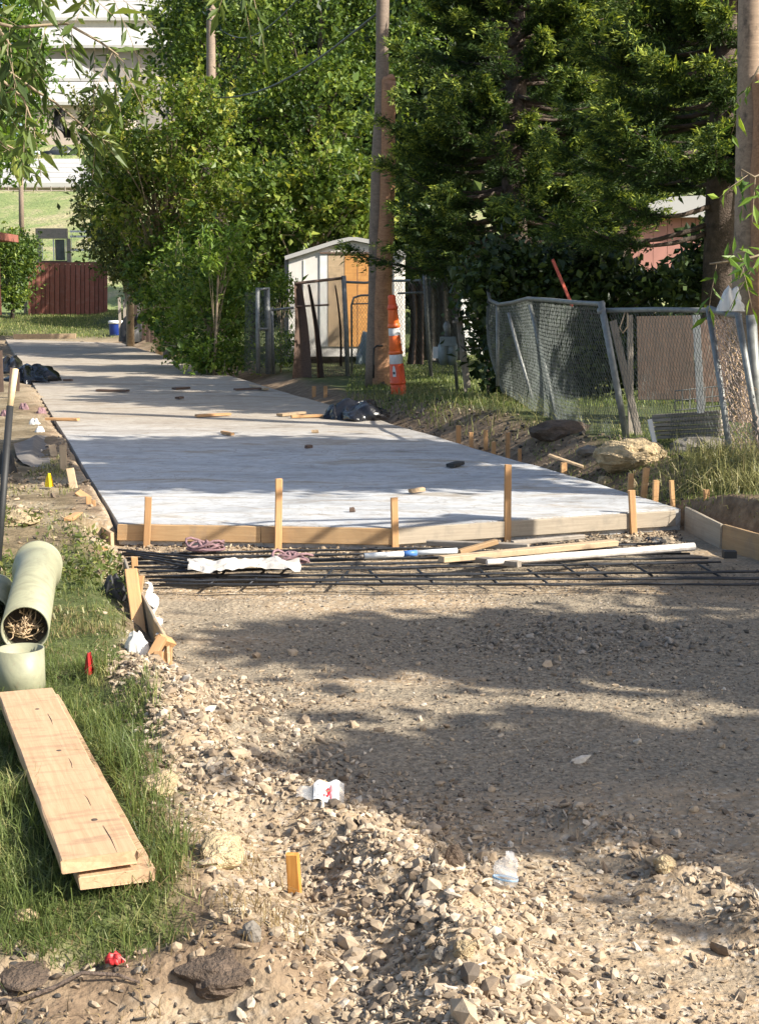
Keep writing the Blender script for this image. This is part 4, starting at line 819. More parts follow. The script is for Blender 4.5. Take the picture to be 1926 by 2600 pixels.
# ------------------------------------------------------------------ channeliser cone stack
foot = D(1012, 1004, 25.4)
r = thing('traffic_cone_stack', 'orange and white striped channeliser cones stacked in the grass beside the utility pole', 'traffic cone', foot)
s = 25.4/FPX; q_ = (D(994, 752, 25.3)-foot); ax = q_.normalized(); Q = ax.to_track_quat('Z', 'Y').to_matrix(); Lc = q_.length
def ring(name, mat, prof): m_ = MB().lathe([((a_*.62+.028), b_) for a_, b_ in prof], n=28, cap=False); m_.v = [tuple(Q @ Vector(v)+foot) for v in m_.v]; return m_.build(name, M[mat], r, True)
def band(name, mat, t0, t1, r0, r1, lip=False):
    pf = [(r0*.97, t0*Lc), (r0, t0*Lc+.006)]+([(r0+.012, t0*Lc+.012), (r0+.012, t0*Lc+.04), (r0, t0*Lc+.05)] if lip else [])+[(r1, t1*Lc-.006), (r1*.97, t1*Lc)]
    return ring(name, mat, pf)
ring('base_collar', 'orange', [(.0, -.03), (.165, -.03), (.168, .015), (.164, .03)])
band('cone_body', 'orange', .01, .115, .166, .16); band('cone_body', 'orange', .115, .325, .168, .148, True); band('reflective_band', 'reflect', .325, .42, .146, .138); band('cone_body', 'orange2', .42, .455, .142, .136, True)
band('cone_body', 'orange2', .455, .61, .134, .112); band('reflective_band', 'reflect', .61, .685, .116, .11); band('cone_body', 'orange2', .685, .73, .12, .11, True); band('cone_body', 'orange2', .73, .865, .108, .088)
band('cone_body', 'orange', .865, .92, .094, .076, True); band('reflective_band', 'orange', .92, .985, .07, .056); ring('grip', 'orange', [(.062, .985*Lc), (.06, Lc*1.0), (.03, Lc*1.012), (.001, Lc*1.015)])
m_ = MB()
def sk(a_, z, rr=.163):
    rr = rr*.62+.0295; return Q @ Vector((rr*math.cos(a_), rr*math.sin(a_), z*Lc))+foot
m_.add([sk(-1.30+.02*i, z, .168) for i, z in [(0, .2), (11, .2), (22, .2), (22, .26), (18, .3), (11, .315), (4, .3), (0, .26)]], [(0, 1, 2, 3, 4, 5, 6, 7)]).build('sticker', M['white'], r)
MB().add([sk(a_, z, .1695) for a_, z in [(-1.25, .225), (-.95, .225), (-.95, .25), (-1.25, .25)]], [(0, 1, 2, 3)]).build('sticker_print', M['ink'], r)
# ------------------------------------------------------------------ gas meter, rack, shed, house
r = thing('gas_meter', 'grey gas meter on its pipe at the edge of the lawn', 'gas meter', D(1138, 950, 26.5))
c_ = D(1136, 895, 26.5); m_ = MB()
for sx in (-1, 1): m_.tube([c_+Vector((sx*.075, 0, -.22)), c_+Vector((sx*.075, 0, -.1)), c_+Vector((sx*.075, 0, .12)), c_+Vector((sx*.06, 0, .2))], [.06, .1, .1, .07], 14)
m_.build('meter_body', M['meter'], r, True); MB().box(c_+Vector((0, -.02, .2)), (.28, .2, .16)).build('meter_head', M['meter'], r); MB().tube([c_+Vector((.0, 0, .25)), c_+Vector((-.02, 0, .48)), c_+Vector((-.02, 0, .55))], [.05, .07, .03], 10).build('regulator', M['steel'], r, True)
MB().tube([D(1160, 990, 26.5), D(1150, 862, 26.5), D(1138, 858, 26.5)], .03, 8).build('riser_pipe', M['steel'], r, True); MB().box(D(1106, 895, 26.6), (.1, .12, .2)).build('bracket_box', M['frame'], r)
r = thing('wooden_rack', 'open rack of weathered laths beside the gas meter', 'rack', D(1200, 990, 25.5))
for x0, y0, x1, y1, mt in [(1150, 817, 1262, 805, 'greywood'), (1158, 808, 1232, 800, 'greywood'), (1178, 882, 1268, 877, 'darkwood'), (1175, 890, 1268, 884, 'greywood')]: board('shelf_lath', D(x0, y0, 25.4), D(x1, y1, 25.6), .1, .04, M[mt], r)
for x0, y0, x1, y1 in [(1162, 815, 1183, 1000), (1170, 815, 1190, 985), (1222, 808, 1224, 885)]: board('leg', D(x1, y1, 25.5), D(x0, y0, 25.5), .06, .04, M['greywood' if x0 < 1200 else 'redwood'], r, side=(1, 0, 0))
# shed
r = thing('garden_shed', 'off-white metal garden shed with orange wooden doors behind the utility pole', 'shed', D(880, 935, 36))
Ys = 36
def poly(name, pts, Y0, Y1, mat, par):
    a_ = [D(x, y, Y0) for x, y in pts]; b_ = [Vector((p.x, p.y+(Y1-Y0), p.z)) for p in a_]; n = len(a_)
    return MB().add(a_+b_, [tuple(range(n)), tuple(range(n, 2*n))[::-1]]+[(i, i+n, (i+1) % n+n, (i+1) % n) for i in range(n)]).build(name, M[mat], par)
poly('front_wall', [(733, 905), (1022, 905), (1022, 655), (975, 628), (895, 612), (850, 622), (733, 655)], Ys, Ys+.1, 'whitepaint', r)
poly('side_wall', [(722, 905), (733, 905), (733, 655), (722, 655)], Ys+.1, Ys+2.6, 'taupe', r); poly('side_wall', [(1022, 905), (1028, 905), (1028, 655), (1022, 655)], Ys+.1, Ys+2.6, 'whitepaint', r)
poly('roof', [(722, 650), (724, 660), (850, 620), (895, 610), (975, 626), (1031, 655), (1031, 644), (978, 615), (905, 602), (885, 602), (845, 611)], Ys-.12, Ys+2.7, 'whiteroof', r)
for x0, x1, mt in [(812, 830, 'frame'), (833, 873, 'stake_old'), (875, 906, 'cedarply'), (908, 938, 'cedarply'), (940, 975, 'cedarply')]:
    poly('door_panel', [(x0, 880), (x1, 880), (x1, 645), (x0, 645)], Ys-.03, Ys-.003, mt, r)
poly('door_track', [(812, 644), (985, 644), (985, 640), (812, 640)], Ys-.06, Ys-.003, 'wirerust', r)
for x in (770, 1000): poly('wall_seam', [(x, 903), (x+1.5, 903), (x+1.5, 660), (x, 660)], Ys-.02, Ys-.002, 'whitepaint', r)
r = thing('white_house', 'corner of a white house with lap siding behind the wooden rack', 'house', D(1190, 910, 40))
for i in range(11): y0 = 726+i*17; poly('siding', [(1165, y0+16.3), (1235, y0+16.3), (1235, y0), (1165, y0)], 40-.02, 40.05, 'white', r)
poly('wall', [(1166, 912), (1234, 912), (1234, 727), (1166, 727)], 40.06, 43, 'whitepaint', r)
r = thing('pink_building', 'pinkish brown plank building with a white roof edge behind the cedars', 'building', D(1680, 680, 42))
for i in range(8): x0 = 1585+i*36; poly('wall_plank', [(x0, 690), (x0+35, 690), (x0+35, 552), (x0, 552)], 42, 42.1, 'pinkwall', r)
poly('roof', [(1560, 553), (1900, 550), (1900, 490), (1700, 500), (1600, 530)], 41.6, 45, 'whiteroof', r)
tag(board('red_stick', D(1452, 778, 20), D(1402, 660, 20.3), .04, .03, M['redpaint'], side=(1, 0, 0)), 'rusty red pole leaning behind the sagging fence', 'pole')
crumpled('dark_bundle', 1125, 925, 60, 60, 'blackmatte', 'dark object in the yard left of the gas meter', 'bundle', 91)
crumpled('blue_bundle', 935, 925, 60, 75, 'meter', 'bluish dark bundle behind the small gate', 'bundle', 92)
# ------------------------------------------------------------------ far buildings, cars
def bld(name, label, loc): return thing(name, label, 'building', loc)
def roofslab(name, x0, x1, ye, Ye, yr, Yr, mat, par, xr0=None, xr1=None, th=.4):
    a_ = [D(x0, ye, Ye), D(x1, ye, Ye), D(xr1 if xr1 else x1, yr, Yr), D(xr0 if xr0 is not None else x0, yr, Yr)]; b_ = [p-Vector((0, 0, th)) for p in a_]
    o_ = MB().add(a_+b_, [(0, 1, 2, 3), (7, 6, 5, 4), (0, 4, 5, 1), (1, 5, 6, 2), (2, 6, 7, 3), (3, 7, 4, 0)]).build(name, M[mat], par); return o_
def seams(x0, x1, ye, Ye, yr, Yr, n, par):
    m_ = MB()
    for i in range(1, n):
        t = i/n; a_ = D(x0, ye, Ye).lerp(D(x0, yr, Yr), t); b_ = D(x1, ye, Ye).lerp(D(x1, yr, Yr), t); m_.tube([a_+Vector((0, 0, .02)), b_+Vector((0, 0, .02))], .06, 4)
    m_.build('roof_ribs', M['whiteroof'], par)
r = bld('long_white_roofed_building', 'low building with a wide white ribbed roof at the top of the grassy hill', D(100, 482, 150))
poly('wall', [(-120, 484), (290, 484), (290, 464), (-120, 464)], 150, 164, 'beige', r); roofslab('roof', -130, 300, 464, 149.2, 403, 166, 'whiteroof', r); seams(-130, 300, 464, 149.2, 403, 166, 5, r)
r = bld('gabled_building', 'beige building with stepped white roofs behind the parked cars', D(150, 378, 192))
poly('wall', [(60, 380), (300, 380), (300, 262), (60, 262)], 192, 206, 'beige', r); roofslab('roof', 50, 310, 258, 191, 208, 196, 'whiteroof', r); poly('upper_wall', [(100, 210), (260, 210), (260, 198), (100, 198)], 197, 204, 'taupe', r); roofslab('upper_roof', 95, 262, 198, 196.2, 150, 202, 'whiteroof', r, 100, 182)
seams(50, 310, 258, 191, 208, 196, 3, r)
r = bld('large_grey_building', 'large grey-brown building with white roofs at the top left of the picture', D(300, 300, 215))
poly('wall', [(70, 330), (520, 330), (520, 112), (70, 112)], 215, 240, 'taupe', r); roofslab('roof', 60, 530, 114, 213.5, 70, 217, 'whiteroof', r); poly('upper_wall', [(70, 72), (530, 72), (530, 42), (70, 42)], 217.5, 240, 'whitepaint', r); roofslab('upper_roof', 60, 540, 44, 216.5, -70, 235, 'whiteroof', r); seams(60, 540, 44, 216.5, -70, 235, 6, r)
for x in (352, 275, 430): poly('downpipe', [(x, 300), (x+2, 300), (x+2, 114), (x, 114)], 214.7, 214.95, 'beige', r)
r = thing('guard_rail', 'wooden rail fence along the top of the grassy hill', 'fence', D(100, 490, 142))
for y in (476, 484): MB().tube([D(-60, y, 142), D(230, y+1, 142)], .06, 6).build('rail', M['greywood'], r)
for x in range(-50, 231, 36): MB().tube([D(x, 500, 142), D(x, 473, 142)], .07, 6).build('post', M['greywood'], r)
def car(px0, px1, pyb, pyt, Yc, mat, label):
    a_ = D(px0, pyb, Yc); b_ = D(px1, pyb, Yc); L = b_.x-a_.x; h_ = 1.45; r = thing('parked_car', label, 'car', (a_+b_)/2)
    prof = [(0, .25), (0, .75), (.06, .85), (.2, .92), (.3, 1.35), (.42, h_), (.68, h_), (.85, .98), (.98, .85), (1, .6), (1, .25)]
    V = [Vector((a_.x+t*L, Yc+d_, a_.z+z)) for d_ in (0, .12, 1.65, 1.78) for t, z in prof]; 
    V = [Vector((v.x, v.y, v.z if 0.1 < (v.y-Yc) < 1.7 else a_.z+.25+(v.z-a_.z-.25)*.93)) for v in V]
    n = len(prof); Fs = [(j*n+i, j*n+i+1, (j+1)*n+i+1, (j+1)*n+i) for j in range(3) for i in range(n-1)]+[tuple(range(n))[::-1], tuple(range(3*n, 4*n))]
    MB().add(V, Fs).build('body', M[mat], r, True)
    W = [Vector((a_.x+t*L, Yc-.01, a_.z+z)) for t, z in [(.25, .93), (.33, 1.27), (.49, 1.31), (.49, .93)]]; MB().add(W, [(0, 1, 2, 3)]).build('side_window', M['glassdark'], r)
    W = [Vector((a_.x+t*L, Yc-.01, a_.z+z)) for t, z in [(.51, .93), (.51, 1.31), (.67, 1.29), (.79, .95)]]; MB().add(W, [(0, 1, 2, 3)]).build('side_window', M['glassdark'], r)
    for t in (.2, .8):
        wc = Vector((a_.x+t*L, Yc-.02, a_.z+.33)); k = MB().tube([wc, wc+Vector((0, .2, 0))], .33, 16).build('wheel', M['blackmatte'], r, True)
    MB().box((a_.x+.03, Yc+.3, a_.z+.72), (.08, .35, .14)).build('tail_light', M['red'], r)
car(62, 106, 404, 372, 182, 'silver', 'silver car parked left of the black one on the hilltop'); car(108, 200, 402, 372, 180, 'carblack', 'black car parked behind the white ribbed roof'); car(18, 66, 404, 372, 184, 'silver', 'pale blue-grey car half hidden by the left tree on the hilltop')
# ------------------------------------------------------------------ vegetation
def rotm(n, rn):
    q_ = rn.normal(size=(n, 4)); q_ /= np.linalg.norm(q_, axis=1, keepdims=True); w_, x, y, z = q_.T
    return np.stack([1-2*(y*y+z*z), 2*(x*y-w_*z), 2*(x*z+w_*y), 2*(x*y+w_*z), 1-2*(x*x+z*z), 2*(y*z-w_*x), 2*(x*z-w_*y), 2*(y*z+w_*x), 1-2*(x*x+y*y)], 1).reshape(n, 3, 3)
def unit(v): return v/(np.linalg.norm(v, axis=-1, keepdims=True)+1e-9)
def leaf_arrays(P, size, aspect, rn, dirs=None, spread=1., fold=.25):
    n = len(P); a = rn.normal(size=(n, 3))
    a = unit(a if dirs is None else dirs+spread*a*.6)
    up = unit(np.array([0, 0, 1.])+.9*rn.normal(size=(n, 3))); b = unit(np.cross(a, up)); c = np.cross(b, a)
    L = size*np.exp(rn.normal(0, .32, (n, 1))); W = L*aspect*.5
    V = np.stack([P, P+a*L*.45+b*W+c*W*fold, P+a*L-c*L*.08, P+a*L*.45-b*W+c*W*fold], 1).reshape(-1, 3)
    return V, np.arange(n*4).reshape(n, 4)
def foliage(name, P, size, aspect, mat, rn, parent, dirs=None, tint=None, spread=1.):
    V, F = leaf_arrays(P, size, aspect, rn, dirs, spread); t = rn.beta(2, 2.2, len(P)) if tint is None else np.clip(tint+rn.normal(0, .16, len(P)), 0, 1)
    o_ = link(name, np_mesh(V, F, name, False, {'tint': np.repeat(t, 4)}), L_[mat], parent)
    return o_
def ell_points(cs, n_sub, per, sub_r, rn, shell=.55, flat=.75):
    """cs: (centre, radii) ellipsoids -> leaf points gathered in small clumps"""
    vol = np.array([c[1][0]*c[1][2] for c in cs]); pick = rn.choice(len(cs), n_sub, p=vol/vol.sum())
    d = unit(rn.normal(size=(n_sub, 3))); rad = rn.uniform(shell, 1., (n_sub, 1))**.7
    ce = np.array([cs[i][0] for i in pick]); ra = np.array([cs[i][1] for i in pick]); S = ce+d*ra*rad
    sr = sub_r*rn.uniform(.5, 1.3, (n_sub, 1))
    P = (S[:, None, :]+rn.normal(size=(n_sub, per, 3))*(sr*.5)[:, None, :]*np.array([1, 1, flat])).reshape(-1, 3)
    tint = np.repeat(np.clip(.45+.22*rn.normal(size=n_sub), 0, 1), per); return P, tint, S
def ellpx(px, py, Y_, rx, ry, rd): s = Y_/FPX; c = D(px, py, Y_); return (np.array(c), np.array([rx*s, rd, ry*s]))
def tree(name, label, cat, foot, cs, n_sub, per, sub_r, size, aspect, mat, seed, trunk_r=.15, group=None, shell=.5, branches=14, shift=0., cut=None, shoots=0):
    rn = np.random.default_rng(seed); r = thing(name, label, cat, foot, group)
    P, tint, S = ell_points(cs, n_sub, per, sub_r, rn, shell)
    g_ = np.array([Hs(p[0], p[1]) for p in P[::1]]) if len(P) < 1 else 0
    SH_ = []
    if shoots:
        cc = np.mean([c[0] for c in cs], 0)
        for i in range(shoots):
            b0 = S[rn.integers(len(S))]; dv = unit(unit(b0-cc)*.9+rn.normal(size=3)*.45+np.array([0, 0, .55])); Ls = sub_r*rn.uniform(1.2, 3.2)
            f = np.linspace(.1, 1, int(Ls*26)+4); q_ = b0+dv*Ls*f[:, None]+rn.normal(size=(len(f), 3))*size*.25; q_[:, 2] -= .22*Ls*f**2
            P = np.concatenate([P, q_]); tint = np.concatenate([tint, np.full(len(f), np.clip(rn.normal(.62, .15), 0, 1))]); SH_.append((b0, q_[len(f)//2], q_[-1]))
    k = P[:, 2] > float(foot[2])+.02; P = P[k]; tint = tint[k]
    if cut is not None: kk = cut(P); P = P[kk]; tint = tint[kk]
    foliage('crown' if trunk_r > .05 else 'foliage', P, size, aspect, mat, rn, r, tint=np.clip(tint+shift, 0, 1))
    m_ = MB(); foot = Vector(foot); top = Vector(np.mean([c[0] for c in cs], 0)); hi = Vector((foot.x*.3+top.x*.7, foot.y*.3+top.y*.7, top.z))
    m_.tube([foot-Vector((0, 0, .2)), foot.lerp(hi, .35)+Vector((trunk_r*.5, 0, 0)), foot.lerp(hi, .7), hi], [trunk_r*1.25, trunk_r, trunk_r*.75, trunk_r*.4], 10)
    for i in range(branches):
        b0 = foot.lerp(hi, rn.uniform(.15 if trunk_r < .1 else .3, .95)); b1 = Vector(S[rn.integers(len(S))]); md = b0.lerp(b1, .5)+Vector((rn.uniform(-.1, .1), 0, rn.uniform(.0, .25)))
        m_.tube([b0, md, b1], [trunk_r*.35, trunk_r*.22, trunk_r*.06], 6)
    for a3_ in SH_: m_.tube(a3_, [.008, .006, .003], 4, False)
    m_.build('trunk', M['bark'] if mat in ('dark', 'broad', 'cedar') else M['twig'], r, True); return r
def cedar(label, foot, h0, h1, rad, nb, seed, trunk_r=.22, dens=1., extra=(), lean=(0, 0)):
    rn = np.random.default_rng(seed); r = thing('cedar_tree', label, 'tree', foot); foot = Vector(foot)
    Ps, Ds, Ts = [], [], []; m_ = MB()
    m_.tube([foot-Vector((0, 0, .2)), foot+Vector((lean[0]*.3, lean[1]*.3, h1*.5)), foot+Vector((lean[0], lean[1], h1))], [trunk_r*1.2, trunk_r, trunk_r*.3], 12)
    jobs = []
    for i in range(nb):
        t = rn.uniform(0, 1); z = h0+(h1-h0)*t; az = rn.uniform(0, 2*np.pi); L = rad*(1-.55*t)*rn.uniform(.65, 1.1)
        b0 = np.array(foot)+np.array([lean[0]*z/h1, lean[1]*z/h1, z]); dirv = np.array([np.cos(az), np.sin(az), 0]); jobs.append((b0, dirv, L, -.25 if t < .5 else 0, rn.uniform(.15, .45)))
    for (tip, L) in extra:
        tip = np.array(tip); b0 = np.array([foot.x, foot.y, tip[2]-.1]); dv = tip-b0; dv[2] = 0; Lf = np.linalg.norm(dv); jobs.append((b0, dv/Lf, Lf, -.3, .35))
    for (b0, dirv, L, droop, turn) in jobs:
        ss = np.linspace(0, 1, 8); curve = b0+dirv*L*ss[:, None]; curve[:, 2] += droop*L*np.sin(ss*np.pi*.8)*.5+turn*L*ss**2.5*.6
        m_.tube(curve[:7], [trunk_r*.22*(1-.9*q__) for q__ in ss[:7]], 5)
        nt = int(46*dens); s_ = rn.uniform(.25, 1, nt)**.7; base_ = np.stack([np.interp(s_, ss, curve[:, k]) for k in range(3)], 1)
        side = np.array([-dirv[1], dirv[0], 0]); sg = rn.choice([-1, 1], nt)
        td = unit(dirv*rn.uniform(.4, 1.1, (nt, 1))+side*sg[:, None]*rn.uniform(.1, .9, (nt, 1))+np.array([0, 0, 1])*rn.uniform(-.22, .25, (nt, 1)))
        tl = L*.22*rn.uniform(.5, 1.2, nt)*(1.15-s_*.6)
        nl_ = 34; f = rn.uniform(0.05, 1, (nt, nl_)); pp = base_[:, None]+td[:, None]*(tl[:, None]*f)[..., None]+rn.normal(size=(nt, nl_, 3))*.03
        pp[..., 2] -= .12*(tl[:, None]*f)**1
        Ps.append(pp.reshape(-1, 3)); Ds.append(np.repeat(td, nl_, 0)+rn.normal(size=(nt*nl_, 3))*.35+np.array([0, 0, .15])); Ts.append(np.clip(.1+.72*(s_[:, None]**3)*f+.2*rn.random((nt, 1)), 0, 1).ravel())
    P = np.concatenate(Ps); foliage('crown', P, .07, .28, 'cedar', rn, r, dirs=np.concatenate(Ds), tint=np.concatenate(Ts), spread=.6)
    m_.build('trunk', M['bark'], r, True); return r
def ground(p, dz=0): return Vector((p.x, p.y, Hs(p.x, p.y)+dz))
# cedars on the right
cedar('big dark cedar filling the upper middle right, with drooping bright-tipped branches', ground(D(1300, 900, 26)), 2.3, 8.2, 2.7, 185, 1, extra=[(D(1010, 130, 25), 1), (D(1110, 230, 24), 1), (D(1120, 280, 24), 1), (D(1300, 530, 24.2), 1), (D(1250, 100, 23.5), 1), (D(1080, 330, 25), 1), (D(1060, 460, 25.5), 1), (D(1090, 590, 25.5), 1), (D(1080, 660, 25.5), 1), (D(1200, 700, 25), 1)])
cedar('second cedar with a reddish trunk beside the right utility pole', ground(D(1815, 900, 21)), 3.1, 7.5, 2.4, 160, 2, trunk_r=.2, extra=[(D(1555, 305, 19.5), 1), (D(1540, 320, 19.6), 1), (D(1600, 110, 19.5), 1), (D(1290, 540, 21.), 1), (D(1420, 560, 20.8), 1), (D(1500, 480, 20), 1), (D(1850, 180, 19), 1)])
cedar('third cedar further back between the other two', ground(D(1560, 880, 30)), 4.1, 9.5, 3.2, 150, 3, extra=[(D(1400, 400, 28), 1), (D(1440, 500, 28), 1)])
tree('broadleaf_bush', 'dark broad-leaved bush in the shade behind the sagging fence', 'bush', ground(D(1450, 830, 22.5)), [ellpx(1300, 700, 22.8, 110, 70, .7), ellpx(1450, 690, 22.5, 130, 65, .7), ellpx(1580, 715, 22, 90, 30, .5), ellpx(1740, 735, 21.5, 90, 24, .4), ellpx(1400, 900, 22.8, 160, 120, .6), ellpx(1610, 870, 22.5, 150, 90, .6)], 480, 36, .42, .12, .7, 'dark', 11, .05, branches=20)
tree('broadleaf_bush', 'dark bush in the shade between the house corner and the sagging fence', 'bush', ground(D(1245, 900, 25)), [ellpx(1262, 800, 25, 50, 100, .4), ellpx(1150, 660, 29.5, 80, 50, .5)], 130, 34, .4, .12, .6, 'dark', 12, .04)
# broadleaf trees in the middle
tree('tall_broadleaf_tree', 'tall green tree directly left of the central utility pole', 'tree', ground(D(800, 900, 44)), [ellpx(760, 60, 44, 210, 200, 2), ellpx(830, 300, 43, 160, 180, 1.8), ellpx(680, 330, 44, 160, 150, 1.8), ellpx(980, 60, 45, 150, 180, 2)], 500, 34, .5, .15, .6, 'broad', 21, .25, shoots=90)
tree('vine_covered_tree', 'low yellow-green vine-covered tree above the white shed', 'tree', ground(D(800, 900, 39)), [ellpx(720, 520, 39, 120, 110, 1.), ellpx(860, 500, 39, 110, 120, 1), ellpx(650, 640, 39, 70, 80, .8), ellpx(940, 560, 40, 60, 60, .8)], 360, 26, .4, .13, .75, 'yellow', 22, .12, shift=-.08, shoots=90)
tree('tall_broadleaf_tree', 'green tree behind the distant thin pole', 'tree', ground(D(560, 850, 54)), [ellpx(560, 120, 54, 150, 190, 2.5), ellpx(640, -20, 54, 160, 120, 2.5), ellpx(450, 100, 56, 70, 100, 1.6)], 360, 34, .65, .17, .6, 'broad', 23, .25, shift=.05, shoots=50)
tree('yellowing_shrub', 'big yellow-green arching shrub left of centre', 'shrub', ground(D(400, 850, 44)), [ellpx(400, 330, 42, 150, 120, 1.6), ellpx(520, 400, 41, 120, 150, 1.4), ellpx(310, 430, 43, 90, 110, 1.4), ellpx(560, 560, 40, 80, 90, 1.), ellpx(400, 540, 43, 150, 120, 1.4), ellpx(480, 240, 42, 60, 60, .8)], 520, 26, .38, .13, .65, 'yellow', 24, .1, branches=90, shift=-.05, shoots=190)
tree('olive_shrub', 'olive-green shrub overhanging the left side of the alley end', 'shrub', ground(D(330, 850, 50)), [ellpx(270, 520, 48, 70, 110, 1.2), ellpx(330, 640, 47, 110, 80, 1.3), ellpx(260, 330, 46, 60, 90, 1), ellpx(400, 700, 44, 80, 70, 1)], 380, 28, .45, .14, .55, 'olive', 25, .12, branches=50, shoots=90)
tree('bright_bush', 'bright green bush spilling onto the slab edge beside the folded gate', 'bush', ground(D(540, 940, 33)), [ellpx(540, 800, 33.5, 90, 120, .8), ellpx(480, 720, 34.5, 80, 80, .8), ellpx(600, 760, 33, 50, 110, .5), ellpx(450, 850, 35.5, 50, 60, .6), ellpx(550, 900, 32.6, 90, 50, .5)], 400, 30, .3, .09, .55, 'ivy', 26, .05, branches=30, shoots=90)
tree('bright_bush', 'shaded green bush further along the right side of the slab', 'bush', ground(D(430, 860, 42)), [ellpx(420, 780, 41, 60, 80, .8), ellpx(380, 700, 43, 60, 60, .8), ellpx(470, 640, 40, 60, 60, .7)], 220, 30, .35, .12, .55, 'ivy', 27, .05, shift=-.1)
tree('tree_of_heaven_sapling', 'pale green sapling with upright leaves in front of the yellowing shrub', 'sapling', ground(D(540, 930, 32.3)), [ellpx(535, 640, 32.4, 28, 60, .25), ellpx(600, 620, 33, 20, 60, .2)], 40, 22, .25, .14, .3, 'bright', 28, .03, shift=.2)
tree('yard_weeds', 'leafy weeds between the low fence and the shed corner', 'weeds', ground(D(712, 930, 32.8)), [ellpx(715, 880, 32.8, 32, 50, .3), ellpx(715, 740, 33.5, 30, 50, .3)], 60, 24, .25, .1, .4, 'ivy', 29, .02)
tree('hedge_bush', 'rounded dark green bush beside the red fence at the left edge', 'bush', ground(D(30, 790, 69)), [ellpx(35, 690, 69, 42, 100, 1.2), ellpx(20, 640, 69, 50, 50, 1.), ellpx(60, 640, 70, 30, 45, 1.)], 240, 30, .6, .17, .5, 'broad', 30, .08)
tree('broadleaf_tree', 'bright green tree crown at the left edge above the hill', 'tree', ground(D(-150, 850, 34)), [ellpx(10, 250, 32, 100, 180, 1.), ellpx(-60, 60, 32, 150, 230, 1.4), ellpx(60, 140, 32, 60, 110, .8), ellpx(10, 390, 31, 60, 70, .6)], 420, 32, .35, .13, .45, 'bright', 31, .18, shift=-.1)
BACK = [(610, 40, 82, 'behind the distant pole'), (680, 60, 70, 'behind the tall green tree'), (900, 150, 68, 'behind the central utility pole'), (1120, 100, 60, 'behind the big cedar'), (1380, 200, 62, 'behind the gap between the cedars'), (1640, 120, 58, 'above the pink building'), (1900, 150, 60, 'behind the right utility pole')]
for i, (px, py, Yb, lab) in enumerate(BACK):
    tree('background_tree', 'dark green background tree '+lab, 'tree', ground(D(px, 800, Yb)), [ellpx(px, py, Yb, 190, 230, 3), ellpx(px+(-1)**i*50, py+280, Yb, 170, 220, 2.6)], 620, 36, 1.0, .36, .65, 'dark', 40+i, .3, 'dark trees forming the background', shell=.1)
for i, (px, py, Yb, lab) in enumerate([(470, 660, 64, 'at the end of the slab'), (640, 700, 45, 'behind the folded gate'), (1050, 640, 42, 'right of the shed'), (1480, 760, 34, 'deep behind the sagging fence'), (1850, 700, 32, 'low behind the right utility pole')]):
    tree('background_bush', 'dark background bush '+lab, 'bush', ground(D(px, 850, Yb)), [ellpx(px, py, Yb, 150, 130, 1.2)]+([ellpx(px, py+100, Yb, 150, 110, 1.2)] if px > 1200 else []), 260, 34, .5, .2, .65, 'dark', 60+i, .1, 'dark bushes low in the background', shell=.1)
# trees standing to the right, outside the frame: they shade the road bed and the slab
def shade(label, cx, cy, cz, rx, ry, rz, n_sub, seed, cs=None):
    c_ = [(np.array([cx, cy, cz]), np.array([rx, ry, rz]))]+(cs or [])
    return tree('shade_tree', label, 'tree', (cx+1.5, cy, .2), c_, n_sub, 44, .5, .2, .75, 'dark', seed, .2, 'trees right of the alley outside the view', shell=0.0)
def over(gx, gy, h_): # point above the ground point towards the sun
    t = h_/math.tan(SUN_EL); return gx+t*math.sin(SUN_AZ), gy+t*math.cos(SUN_AZ), h_
SH = [(2.4, 7.75, 5.2, 3.2, .5, .3, 250), (2.7, 5.5, 5.2, 2.9, .42, .3, 220), (4.1, 6.7, 5.2, 2.2, .7, .4, 190), (4.9, 9.6, 5.2, 3.0, .8, .7, 280), (-1.5, 16.6, 6.0, 2.9, 1.2, .7, 430), (-1.2, 14.3, 6.0, 2.7, .8, .5, 300), (3.3, 5.15, 5, 2.2, .75, .6, 220), (10, 30, 8, 3.5, 2.5, 2., 250)]
for i, (gx, gy, h_, rx, ry, rz, n_) in enumerate(SH):
    x, y, z = over(gx, gy, h_); shade('leafy tree standing right of the alley outside the view, %s from the viewer' % ['first', 'second', 'third', 'fourth', 'fifth', 'sixth', 'seventh', 'eighth', 'ninth', 'tenth'][i], x, y, z, rx, ry, rz, n_, 80+i)

